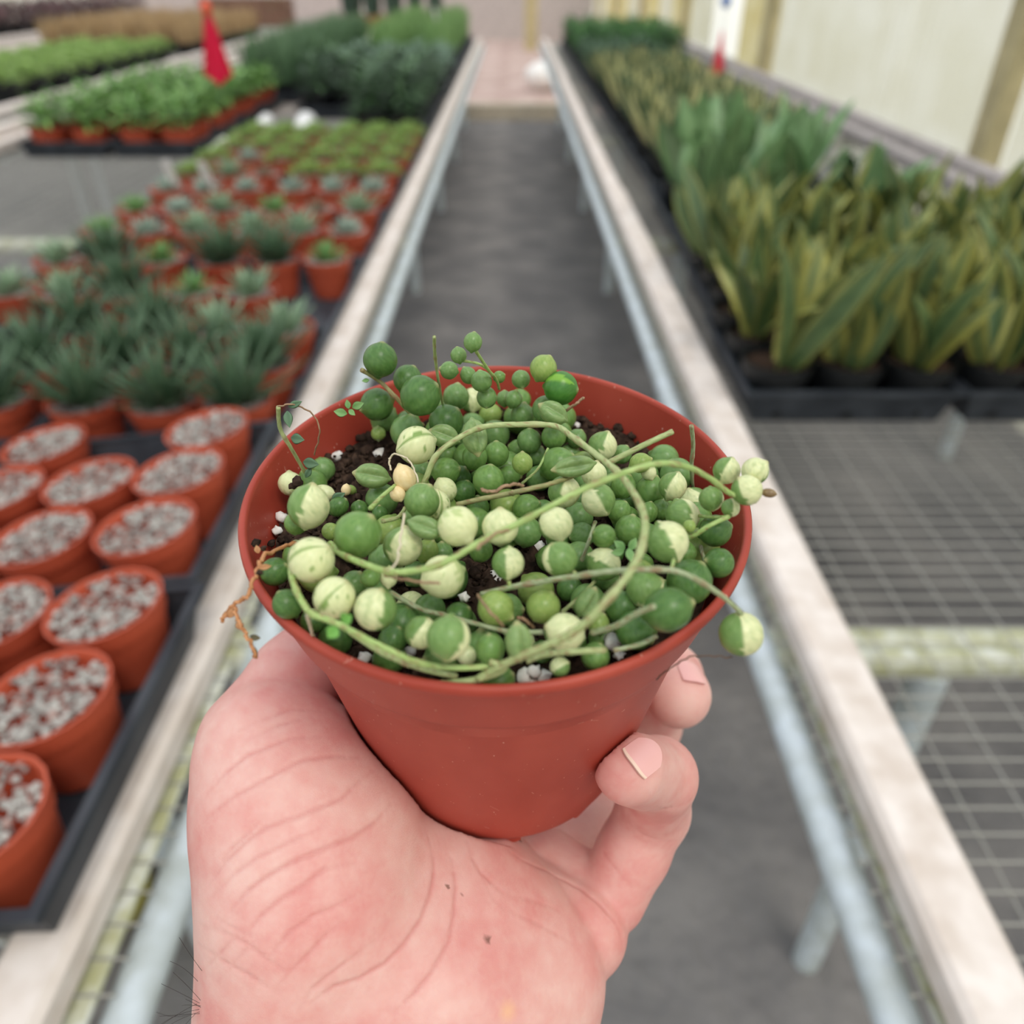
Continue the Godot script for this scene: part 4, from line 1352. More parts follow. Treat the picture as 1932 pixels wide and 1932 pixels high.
	var old := geo.i
	geo.i = PackedInt32Array()
	var split := {}
	for k in range(0, old.size(), 3):
		var a := old[k]
		var b := old[k + 1]
		var c := old[k + 2]
		if near_v[a] + near_v[b] + near_v[c] == 0:
			geo.tri_(a, b, c)
			continue
		var mids := []
		for e in [[a, b], [b, c], [c, a]]:
			var key := Vector2i(mini(e[0], e[1]), maxi(e[0], e[1]))
			if not split.has(key):
				split[key] = geo.v.size()
				geo.v.push_back((geo.v[e[0]] + geo.v[e[1]]) * 0.5)
			mids.append(split[key])
		geo.tri_(a, mids[0], mids[2])
		geo.tri_(mids[0], b, mids[1])
		geo.tri_(mids[2], mids[1], c)
		geo.tri_(mids[0], mids[1], mids[2])
	geo.normals()
	# skin: pale and pink blotches; creases are folded in and redder
	var pale := lin(230, 186, 175)
	var pink := lin(218, 147, 139)
	var red := lin(190, 104, 98)
	geo.c.resize(geo.v.size())
	for k in geo.v.size():
		var p := geo.v[k]
		var f := noise.get_noise_3d(p.x * 0.32, p.y * 0.32, p.z * 0.32) * 0.75 + noise.get_noise_3d(p.x * 1.7, p.y * 1.7 + 30.0, p.z * 1.7) * 0.35 + noise.get_noise_3d(p.x * 7.0, p.y * 7.0 + 60.0, p.z * 7.0) * 0.16
		var c := pale.lerp(pink, clampf(0.5 + f, 0, 1))
		var cr := crease_at(p, look)
		if cr.x < 0.2:
			var s := exp(-cr.x * cr.x / 0.0028) * cr.y
			geo.v[k] = p - geo.n[k] * s * 0.055
			c = c.lerp(red, clampf(s * 0.75, 0, 0.6))
		for s in SPOTS:
			var far: float = p.distance_to(s[0]) / s[1]
			if far < 1.0:
				c = c.lerp(lin(s[2][0], s[2][1], s[2][2]), (1.0 - far) * 0.7 if s[1] > 0.1 else 0.8)
		geo.c[k] = c
	geo.normals()
	for k in geo.v.size():
		geo.v[k] *= 0.01
	var person := thing("person", "bare left forearm and hand cupping the terracotta pot from below, palm towards the viewer", "person", HAND_AT)
	part("hand", geo.mesh(), M.skin, person)
	for k in 2:
		var nl: Array = NAILS[k]
		make_nail(person, nl[0], nl[1], nl[2], 0.38 if k == 0 else 0.36)
	# a few dark hairs on the edge of the wrist
	var hg := Geo.new()
	var q := RandomNumberGenerator.new()
	q.seed = 9
	for k in range(0, HAIRS.size(), 3):
		var p := Vector3(HAIRS[k], HAIRS[k + 1], HAIRS[k + 2])
		var d := Vector3(-1.0, q.randf_range(-0.9, 1.2), q.randf_range(-0.9, 0.9)).normalized()
		var bend := Vector3(q.randf_range(-0.2, 0.2), q.randf_range(-0.6, 0.3), q.randf_range(-0.4, 0.4))
		var prev := p
		for s in 6:
			d = (d + bend * 0.3).normalized()
			var nxt := prev + d * q.randf_range(0.1, 0.2)
			hg.rod(prev * 0.01, nxt * 0.01, 0.00004, 4, false)
			prev = nxt
	var hairs := part("hair", hg.mesh(), M.hair, person)
	hairs.set_meta("kind", "stuff")

func crease_at(p: Vector3, look: Dictionary) -> Vector2:
	# (distance to the nearest crease, its depth)
	var list: Array = look.get(Vector3i((p / 0.4).floor()), [])
	var best := Vector2(9, 0)
	for s in list:
		var ab: Vector3 = s[1] - s[0]
		var t := clampf((p - s[0]).dot(ab) / maxf(ab.length_squared(), 1e-6), 0, 1)
		var d: float = (p - s[0] - ab * t).length()
		if d < best.x:
			best = Vector2(d, s[2])
	return best

func make_nail(person: Node3D, at: Vector3, nrm: Vector3, tip: Vector3, half: float) -> void:
	var y := tip.normalized()
	var z := (nrm - y * nrm.dot(y)).normalized()
	var x := y.cross(z)
	var plate: Node = person
	for layer in 2:      # the plate and its pale free edge
		var g := Geo.new()
		var cols := 14
		var rows := 12
		for side in 2:
			for r in rows + 1:
				for c in cols + 1:
					var u := float(c) / cols * 2.0 - 1.0
					var v := float(r) / rows
					var yy := lerpf(-0.42, 0.34, v) if layer == 0 else lerpf(0.34, 0.41, v)
					var round_ := 1.0 - pow(absf(u), 3.0) * 0.22
					yy *= round_ if yy > 0.0 else 1.0 - pow(absf(u), 2.2) * 0.6
					var q := u * half * (1.0 - 0.12 * maxf(0.0, -yy))
					var h := -q * q * 0.7 - pow(maxf(0.0, yy - 0.1), 2.0) * 0.35 - pow(maxf(0.0, -yy - 0.25), 2.0) * 0.9 + 0.036 - (0.03 if side == 0 else 0.0)
					g.v.push_back((at + x * q + y * yy + z * h) * 0.01)
		var st := (rows + 1) * (cols + 1)
		for r in rows:
			for c in cols:
				var p := r * (cols + 1) + c
				g.quad(p, p + 1, p + cols + 2, p + cols + 1)
				g.quad(st + p, st + p + cols + 1, st + p + cols + 2, st + p + 1)
		g.normals()
		var made := part("fingernail" if layer == 0 else "nail_edge", g.mesh(), M.nail if layer == 0 or half < 0.37 else M.nail_edge, plate)
		plate = made

# ---------------------------------------------------------------- the held pot with its trailing plant
# pearls: kind, place in the pot (mm), radius (mm), length over width, turn as a quaternion
const PEARLS := [
	["d",-25.9,100.0,-25.7,3.79,1.00,-0.190,-0.497,0.015,0.846], ["d",-20.8,93.0,-29.3,3.36,1.00,-0.257,-0.567,-0.117,0.774], ["d",-16.3,97.0,-15.5,4.36,1.00,-0.369,-0.679,-0.277,0.571],
	["d",-28.4,87.0,-28.0,3.87,1.00,0.485,-0.178,0.533,0.670], ["d",-11.8,86.0,-22.2,4.01,1.00,-0.309,-0.624,-0.205,0.688], ["m",-10.0,87.0,-31.4,3.14,1.00,-0.190,-0.497,0.015,0.846],
	["m",-4.5,111.0,-12.8,1.87,1.05,-0.190,-0.497,0.015,0.846], ["m",-7.8,106.0,-16.7,1.70,1.00,-0.117,-0.437,0.151,0.879], ["m",-10.5,99.0,-22.8,2.00,1.00,0.277,-0.274,0.505,0.770],
	["m",-6.4,97.0,-24.1,1.81,1.10,-0.028,-0.386,0.281,0.878], ["m",-3.3,98.0,-19.8,2.32,1.00,-0.117,-0.437,0.151,0.879], ["m",-2.3,93.0,-21.3,2.25,1.10,0.767,0.232,0.412,0.433],
	["g",0.5,97.0,-23.4,1.38,1.00,-0.416,-0.711,-0.312,0.474], ["m",-20.8,84.0,-21.1,3.93,1.00,-0.224,-0.531,-0.052,0.816], ["l",-28.9,79.0,-27.8,1.78,1.00,-0.155,-0.466,0.083,0.867],
	["s",-16.5,92.0,-4.0,4.02,1.00,0.326,0.006,0.642,0.693], ["p",-11.4,89.0,-11.8,2.61,1.10,0.151,-0.325,0.561,0.746], ["p",-4.2,95.0,-2.7,2.60,1.25,0.817,0.259,0.423,0.295],
	["g",-4.7,86.0,-8.1,2.76,1.00,-0.257,-0.567,-0.117,0.774], ["g",-0.1,85.0,-10.7,2.81,1.00,-0.155,-0.466,0.083,0.867], ["g",-10.9,84.0,-5.8,3.01,1.05,-0.468,-0.732,-0.336,0.364],
	["g",-1.5,87.0,1.4,3.27,1.00,-0.190,-0.497,0.015,0.846], ["p",-26.0,86.0,-1.4,2.68,1.20,0.232,-0.307,0.590,0.710], ["y",-18.2,90.0,4.6,2.25,1.25,-0.074,-0.410,0.218,0.882],
	["y",-19.5,88.0,7.2,1.55,1.10,0.760,0.451,0.363,0.295], ["v",-13.7,92.0,14.4,3.37,1.00,0.039,0.582,-0.280,0.762], ["s",-11.7,88.0,10.6,2.96,1.00,-0.190,-0.497,0.015,0.846],
	["w",-10.5,85.0,2.0,2.41,1.10,-0.028,-0.386,0.281,0.878], ["v",-34.4,93.0,17.4,3.81,1.12,-0.184,-0.151,-0.098,0.966], ["g",-38.3,87.0,15.1,2.24,1.00,-0.190,-0.497,0.015,0.846],
	["w",-45.4,80.0,-6.6,2.64,1.00,-0.155,-0.466,0.083,0.867], ["g",-23.5,95.0,27.5,4.11,1.02,-0.291,-0.605,-0.177,0.720], ["v",-16.6,89.0,23.9,3.60,1.00,-0.190,-0.354,-0.016,0.916],
	["p",-12.1,94.0,24.5,2.07,1.35,-0.695,-0.626,-0.341,0.096], ["w",-6.2,95.0,25.3,3.58,1.00,0.741,0.521,0.354,0.234], ["t",1.3,95.0,25.5,3.27,1.00,-0.124,-0.696,0.124,0.696],
	["s",-29.9,96.0,35.1,3.79,1.00,-0.428,-0.877,-0.051,0.210], ["d",-40.7,83.6,25.0,2.66,1.05,-0.369,-0.679,-0.277,0.571], ["d",-35.6,86.0,35.6,2.54,1.05,-0.028,-0.386,0.281,0.878],
	["s",-25.2,94.0,41.8,3.36,1.02,-0.333,-0.810,-0.070,0.478], ["v",-18.5,93.0,43.4,3.41,1.00,-0.199,-0.946,0.116,0.229], ["g",-21.6,88.0,31.2,1.70,1.00,0.485,-0.178,0.533,0.670],
	["w",-18.6,87.0,29.9,1.59,1.20,0.767,0.232,0.412,0.433], ["w",-8.6,90.0,32.9,3.75,1.00,0.485,-0.178,0.533,0.670], ["m",-25.6,83.0,27.5,2.42,1.00,-0.257,-0.567,-0.117,0.774],
	["d",-32.5,80.0,34.0,2.26,1.00,-0.190,-0.497,0.015,0.846], ["d",-28.8,76.3,35.0,3.17,1.05,-0.140,-0.595,0.106,0.784], ["v",-11.7,87.0,43.0,2.75,1.00,-0.201,-0.263,-0.199,0.923],
	["r",-6.3,94.0,50.3,3.36,1.00,0.870,-0.058,-0.019,0.489], ["d",-17.3,81.6,39.9,2.48,1.10,-0.257,-0.567,-0.117,0.774], ["d",-18.2,77.1,40.2,2.86,1.10,-0.416,-0.711,-0.312,0.474],
	["w",-4.3,82.0,43.7,1.63,1.10,0.774,0.305,0.393,0.392], ["g",-0.2,89.0,48.1,2.27,1.05,-0.063,-0.862,0.166,0.475], ["d",-6.1,82.0,34.7,2.54,1.00,-0.328,-0.643,-0.231,0.653],
	["d",-29.2,79.0,0.9,1.86,1.00,-0.155,-0.466,0.083,0.867], ["d",-24.6,79.0,2.5,1.72,1.00,-0.155,-0.466,0.083,0.867], ["m",-10.6,79.0,14.9,2.24,1.00,-0.155,-0.466,0.083,0.867],
	["d",-33.1,81.0,2.6,2.03,1.20,-0.328,-0.643,-0.231,0.653], ["d",-7.1,80.0,-3.7,2.60,1.00,-0.224,-0.531,-0.052,0.816], ["g",-4.1,77.0,-1.9,2.61,1.00,-0.155,-0.466,0.083,0.867],
	["l",-13.0,83.0,18.7,2.24,1.10,-0.257,-0.567,-0.117,0.774], ["m",-17.1,79.0,-12.2,2.63,1.00,-0.257,-0.567,-0.117,0.774], ["l",-33.0,82.0,11.7,1.74,1.00,-0.416,-0.711,-0.312,0.474],
	["w",-38.4,78.0,-5.5,2.05,1.40,-0.523,-0.738,-0.348,0.247], ["y",-32.4,81.0,-3.1,1.08,1.20,-0.190,-0.497,0.015,0.846], ["l",-32.0,79.0,-5.7,1.02,1.20,0.142,-0.320,0.439,0.827],
	["l",10.3,99.0,-23.7,3.00,1.00,-0.257,-0.567,-0.117,0.774], ["k",14.1,96.0,-20.3,3.75,1.00,-0.579,-0.725,-0.351,0.129], ["m",5.4,94.0,-27.6,2.13,1.00,0.774,0.305,0.393,0.392],
	["m",3.7,90.0,-25.4,2.05,1.00,-0.224,-0.531,-0.052,0.816], ["m",1.6,88.0,-29.0,1.91,1.00,-0.155,-0.466,0.083,0.867], ["m",11.1,89.0,-22.7,3.18,1.00,-0.257,-0.567,-0.117,0.774],
	["m",5.8,85.0,-26.5,2.82,1.00,-0.190,-0.497,0.015,0.846], ["p",12.2,94.0,-13.3,2.50,1.15,0.074,-0.341,0.521,0.779], ["g",12.7,86.0,-16.0,2.78,1.00,-0.224,-0.531,-0.052,0.816],
	["m",7.3,84.0,-17.3,2.81,1.00,-0.155,-0.466,0.083,0.867], ["l",5.5,89.0,-1.8,2.17,1.05,-0.155,-0.466,0.083,0.867], ["g",13.3,84.0,-8.2,3.80,1.05,-0.369,-0.679,-0.277,0.571],
	["p",15.4,95.0,7.5,2.10,1.70,0.400,-0.259,0.613,0.631], ["m",18.6,81.0,-22.7,2.27,1.00,-0.257,-0.567,-0.117,0.774], ["v",23.5,85.0,-13.8,3.28,1.00,-0.183,-0.148,-0.140,0.962],
	["v",13.7,89.0,7.8,3.22,1.00,-0.186,-0.216,-0.044,0.958], ["w",20.3,88.0,0.7,2.63,1.00,-0.190,-0.497,0.015,0.846], ["v",19.9,91.0,12.9,3.26,1.00,-0.080,-0.484,-0.839,0.235],
	["g",26.3,86.0,2.1,2.64,1.00,-0.257,-0.567,-0.117,0.774], ["g",25.1,84.0,8.0,2.43,1.00,-0.257,-0.567,-0.117,0.774], ["g",32.3,83.0,0.2,3.18,1.15,-0.224,-0.531,-0.052,0.816],
	["v",35.5,89.0,6.0,2.79,1.05,-0.207,-0.336,-0.101,0.913], ["l",29.8,89.9,-0.7,2.07,1.10,-0.416,-0.711,-0.312,0.474], ["w",31.8,87.4,-0.9,1.61,1.10,0.771,0.378,0.376,0.347],
	["m",28.5,81.0,-16.3,2.21,1.00,-0.257,-0.567,-0.117,0.774], ["t",11.1,95.0,24.8,3.08,1.00,0.722,0.384,0.474,0.327], ["m",6.2,83.0,13.0,3.07,1.00,-0.190,-0.497,0.015,0.846],
	["m",17.2,79.0,3.8,3.26,1.00,-0.257,-0.567,-0.117,0.774], ["g",20.0,91.0,23.4,2.18,1.00,0.208,-0.298,0.476,0.801], ["g",26.3,85.0,14.7,2.94,1.00,-0.190,-0.497,0.015,0.846],
	["r",36.3,88.0,14.0,3.29,1.00,0.850,0.254,0.122,0.446], ["g",34.2,81.8,4.7,2.21,1.00,-0.190,-0.497,0.015,0.846], ["g",31.2,83.0,7.0,1.90,1.20,-0.190,-0.497,0.015,0.846],
	["v",43.3,98.0,12.9,2.52,1.00,-0.207,-0.336,-0.101,0.913], ["v",47.0,101.0,17.1,2.43,1.00,-0.399,-0.881,-0.039,0.251], ["v",44.7,100.0,21.4,2.73,1.00,-0.035,-0.209,0.339,0.917],
	["r",40.4,94.0,16.3,2.30,1.00,0.870,-0.025,-0.043,0.491], ["v",43.0,95.0,20.2,1.68,1.00,-0.176,-0.040,0.007,0.984], ["b",48.4,100.0,22.2,0.81,1.60,-0.579,-0.725,-0.351,0.129],
	["d",42.1,87.0,17.3,3.10,1.00,-0.416,-0.711,-0.312,0.474], ["v",30.2,95.0,29.4,3.60,1.00,0.851,0.238,0.007,0.468], ["d",41.3,86.2,25.4,2.77,1.00,0.277,-0.274,0.505,0.770],
	["g",36.1,84.0,20.3,2.35,1.00,-0.190,-0.497,0.015,0.846], ["v",2.7,92.0,31.6,2.80,1.00,0.864,0.042,0.108,0.490], ["r",11.5,94.0,32.7,3.02,1.00,0.228,-0.952,0.167,0.114],
	["v",20.0,87.0,26.5,3.09,1.00,0.756,0.499,-0.076,0.418], ["m",21.2,80.0,22.7,2.73,1.00,-0.257,-0.567,-0.117,0.774], ["d",35.1,86.0,30.1,4.09,1.00,-0.257,-0.567,-0.117,0.774],
	["v",26.4,87.9,33.8,3.29,1.00,-0.046,-0.038,-0.459,0.886], ["d",28.0,94.0,44.4,3.55,1.10,-0.416,-0.711,-0.312,0.474], ["d",22.6,84.3,34.7,2.99,1.00,-0.257,-0.567,-0.117,0.774],
	["d",24.3,84.6,40.3,3.36,1.00,-0.257,-0.567,-0.117,0.774], ["v",11.9,89.0,44.7,3.14,1.05,0.181,-0.252,0.488,0.816], ["l",18.4,83.0,37.3,1.96,1.00,-0.257,-0.567,-0.117,0.774],
	["p",16.0,89.0,38.0,1.89,1.25,-0.363,-0.553,-0.064,0.747], ["l",0.6,87.0,37.5,3.11,1.00,0.675,0.646,0.348,0.079], ["l",8.7,87.0,37.1,2.92,1.00,-0.257,-0.567,-0.117,0.774],
	["d",14.4,78.0,23.9,2.52,1.00,-0.257,-0.567,-0.117,0.774], ["p",4.4,93.0,50.2,2.08,1.25,-0.235,-0.449,0.176,0.844], ["v",11.2,83.6,47.4,1.65,1.00,0.433,0.849,-0.158,0.257],
	["g",17.4,82.2,44.0,2.41,1.00,-0.224,-0.531,-0.052,0.816], ["v",41.2,87.0,43.3,3.64,1.00,-0.162,-0.099,0.100,0.977], ["g",1.1,78.3,46.1,2.82,1.00,-0.369,-0.679,-0.277,0.571],
	["m",0.2,84.0,47.5,1.96,1.00,-0.257,-0.567,-0.117,0.774], ["g",-2.4,87.0,22.8,2.22,1.00,-0.257,-0.567,-0.117,0.774], ["d",8.6,79.0,40.3,2.03,1.00,-0.257,-0.567,-0.117,0.774],
	["l",35.3,93.0,23.0,1.19,1.00,-0.257,-0.567,-0.117,0.774], ["m",35.2,78.5,3.3,2.04,1.00,-0.257,-0.567,-0.117,0.774], ["d",23.6,79.0,14.9,2.12,1.00,-0.257,-0.567,-0.117,0.774],
	["m",19.4,80.0,-7.2,2.56,1.00,-0.257,-0.567,-0.117,0.774], ["g",2.6,80.0,-9.4,2.58,1.00,-0.257,-0.567,-0.117,0.774], ["m",9.0,79.0,-18.3,2.47,1.00,-0.257,-0.567,-0.117,0.774],
	["d",13.7,78.2,37.2,2.95,1.00,0.561,-0.064,0.550,0.616], ["l",14.5,78.0,-9.0,2.99,1.00,-0.574,-0.800,-0.165,0.063], ["m",-21.8,79.0,17.0,3.26,1.00,-0.187,-0.574,0.035,0.797],
	["l",40.8,79.4,13.8,4.10,1.00,-0.384,-0.887,-0.024,0.255], ["l",-22.0,78.3,7.2,3.35,1.00,0.551,0.272,0.664,0.427], ["d",-9.0,78.9,-9.7,3.27,1.00,-0.349,-0.880,-0.016,0.321],
	["m",-8.2,78.9,40.7,3.58,1.00,0.245,0.012,0.637,0.731], ["g",11.0,77.9,15.3,2.81,1.00,-0.415,-0.628,-0.545,0.370], ["d",-9.1,79.6,22.6,4.08,1.00,0.369,0.156,0.706,0.584],
	["m",33.1,78.3,-11.2,3.57,1.00,-0.097,-0.397,0.189,0.893], ["g",14.9,80.2,-26.1,2.84,1.00,0.513,-0.415,0.407,0.632], ["m",35.1,76.9,-2.3,3.42,1.00,0.028,-0.240,0.394,0.887],
	["g",15.7,79.7,-33.7,3.50,1.00,0.506,0.255,0.689,0.453], ["l",3.3,76.8,5.6,3.23,1.00,-0.416,-0.665,-0.421,0.456], ["v",-6.9,79.5,-42.0,3.22,1.00,0.858,0.114,0.151,0.478],
	["v",-15.6,77.0,27.4,2.78,1.00,-0.043,0.236,0.612,0.754], ["g",2.3,77.3,-16.1,3.92,1.00,-0.598,-0.617,-0.511,0.005], ["m",14.2,78.5,-40.4,3.34,1.00,0.620,-0.238,0.434,0.609],
	["v",-17.0,80.2,5.0,2.64,1.00,-0.063,-0.145,-0.513,0.844], ["g",31.7,78.1,25.0,2.57,1.00,-0.205,-0.765,0.049,0.608], ["l",-34.2,79.5,21.4,3.65,1.00,0.482,-0.350,0.452,0.664],
	["m",-0.7,78.6,-28.0,3.51,1.00,0.498,0.555,0.667,0.007], ["g",-14.9,77.8,-30.6,3.12,1.00,0.765,0.325,0.408,0.378], ["g",4.9,77.3,-23.2,2.64,1.00,0.241,-0.394,0.442,0.769],
	["l",-2.1,77.2,-39.0,2.95,1.00,0.244,0.056,0.660,0.709], ["l",19.8,78.8,-16.1,2.68,1.00,0.112,-0.269,0.445,0.847], ["m",-8.5,78.4,-27.0,3.11,1.00,0.292,-0.624,0.346,0.637],
	["m",30.5,79.6,11.0,3.16,1.00,-0.573,-0.800,-0.164,0.063], ["m",17.4,79.7,28.7,3.22,1.00,0.393,-0.128,0.576,0.705], ["m",17.6,79.6,10.1,2.64,1.00,0.368,-0.118,0.584,0.715],
	["g",-42.1,76.6,-10.4,3.64,1.00,-0.006,-0.533,0.259,0.805], ["m",10.1,76.7,-0.9,2.66,1.00,0.101,-0.588,0.313,0.739], ["g",5.3,79.5,-42.3,2.91,1.00,0.742,0.141,0.445,0.481],
	["g",-6.7,79.2,-18.0,3.41,1.00,0.511,0.475,0.696,0.169], ["m",-1.5,78.8,39.6,3.64,1.00,-0.023,-0.849,0.186,0.494], ["m",26.5,78.2,-9.2,2.67,1.00,0.384,-0.241,0.525,0.721],
	["g",27.5,78.3,3.9,3.05,1.00,0.569,0.550,0.607,0.068], ["g",29.1,77.2,16.5,2.56,1.00,0.062,-0.557,0.302,0.771], ["l",-12.2,77.1,-0.5,4.09,1.00,0.049,-0.492,0.315,0.810],
	["m",2.3,80.5,31.8,3.11,1.00,-0.459,-0.699,-0.401,0.374], ["g",5.3,78.1,-35.8,4.08,1.00,0.434,0.534,0.725,0.009], ["g",-10.1,76.6,6.7,2.94,1.00,0.489,0.439,0.719,0.226],
	["m",-24.8,78.9,-2.3,3.58,1.00,0.460,0.491,0.729,0.124], ["l",-30.3,77.2,10.5,3.11,1.00,0.345,0.039,0.657,0.669], ["m",-15.6,76.8,18.7,2.66,1.00,0.559,0.072,0.603,0.565],
	["l",8.0,77.0,23.3,3.55,1.00,0.665,0.569,0.469,0.122], ["g",-39.1,78.5,15.4,3.24,1.00,-0.026,-0.850,0.185,0.492], ["g",-4.5,77.4,3.8,3.52,1.00,0.588,-0.276,0.438,0.622],
	["g",-3.5,77.4,-11.5,2.61,1.00,0.711,0.618,0.299,0.152], ["v",4.7,78.6,38.1,2.79,1.00,0.816,-0.282,0.125,0.489], ["m",12.9,77.2,8.8,2.59,1.00,0.162,-0.694,0.298,0.635],
	["v",43.0,77.9,-2.7,3.27,1.00,0.139,-0.842,0.238,0.464], ["m",-22.2,79.2,-32.4,3.00,1.00,-0.468,-0.629,-0.580,0.223], ["m",-29.4,78.3,26.8,2.99,1.00,-0.539,-0.710,-0.405,0.206],
	["g",23.9,76.6,9.0,2.97,1.00,-0.069,-0.516,0.201,0.830], ["d",-21.2,78.0,30.3,2.95,1.00,-0.338,-0.691,-0.191,0.609], ["m",26.2,78.0,33.4,3.79,1.00,-0.448,-0.564,-0.691,0.063],
	["m",-15.7,80.4,-37.8,2.74,1.00,-0.612,-0.739,-0.278,0.052], ["l",28.1,79.8,21.5,2.69,1.00,0.767,0.366,0.393,0.353], ["g",6.5,79.9,1.8,3.02,1.00,-0.376,-0.662,-0.329,0.559],
	["m",-11.8,79.2,30.5,2.95,1.00,0.564,0.121,0.616,0.536], ["m",9.4,78.4,-10.6,2.92,1.00,-0.403,-0.863,-0.068,0.297], ["g",1.9,80.4,10.2,3.20,1.00,0.437,0.533,0.724,0.015],
	["m",-6.6,76.9,-34.6,3.12,1.00,0.301,0.058,0.666,0.680], ["m",18.9,78.3,-2.8,2.58,1.00,0.519,0.196,0.666,0.499], ["g",-12.0,77.2,-21.2,2.79,1.00,-0.208,-0.858,0.072,0.465],
	["l",-17.8,80.0,-5.4,3.26,1.00,0.515,0.529,0.670,0.071], ["g",-1.9,78.5,-6.8,2.87,1.00,-0.356,-0.690,-0.230,0.586], ["m",38.2,79.7,-16.2,3.45,1.00,-0.583,-0.662,-0.464,0.082],
	["m",16.5,79.8,16.8,3.07,1.00,0.311,-0.459,0.423,0.717], ["d",26.9,77.5,-2.1,3.21,1.00,-0.619,-0.728,-0.292,0.039], ["m",-17.4,80.1,13.3,2.74,1.00,-0.419,-0.747,-0.251,0.451],
	["d",12.2,76.7,-15.1,3.17,1.00,-0.439,-0.633,-0.558,0.310], ["m",-6.4,76.6,31.8,3.40,1.00,0.101,-0.187,0.477,0.853], ["m",17.1,76.6,-22.3,2.57,1.00,0.641,0.640,0.423,0.027],
	["l",2.2,76.8,-2.7,3.78,1.00,0.687,0.669,0.265,0.105], ["m",40.1,80.1,-9.8,3.80,1.00,0.534,0.405,0.687,0.279], ["m",-23.1,76.7,24.6,3.51,1.00,0.616,-0.004,0.537,0.576],
	["g",42.1,78.4,3.5,3.58,1.00,-0.241,-0.879,0.057,0.408], ["g",19.6,77.8,36.3,2.63,1.00,0.514,0.552,0.656,0.025], ["d",-16.6,79.6,34.3,3.76,1.00,-0.268,-0.817,0.004,0.511],
	["m",25.8,76.5,-15.3,2.63,1.00,-0.012,-0.599,0.238,0.764], ["g",36.2,80.3,24.1,2.63,1.00,0.724,0.047,0.447,0.523], ["m",-40.6,76.6,-16.4,2.89,1.00,0.747,0.382,0.428,0.335],
	["m",-28.0,80.2,-32.6,3.43,1.00,0.368,0.199,0.724,0.549]]
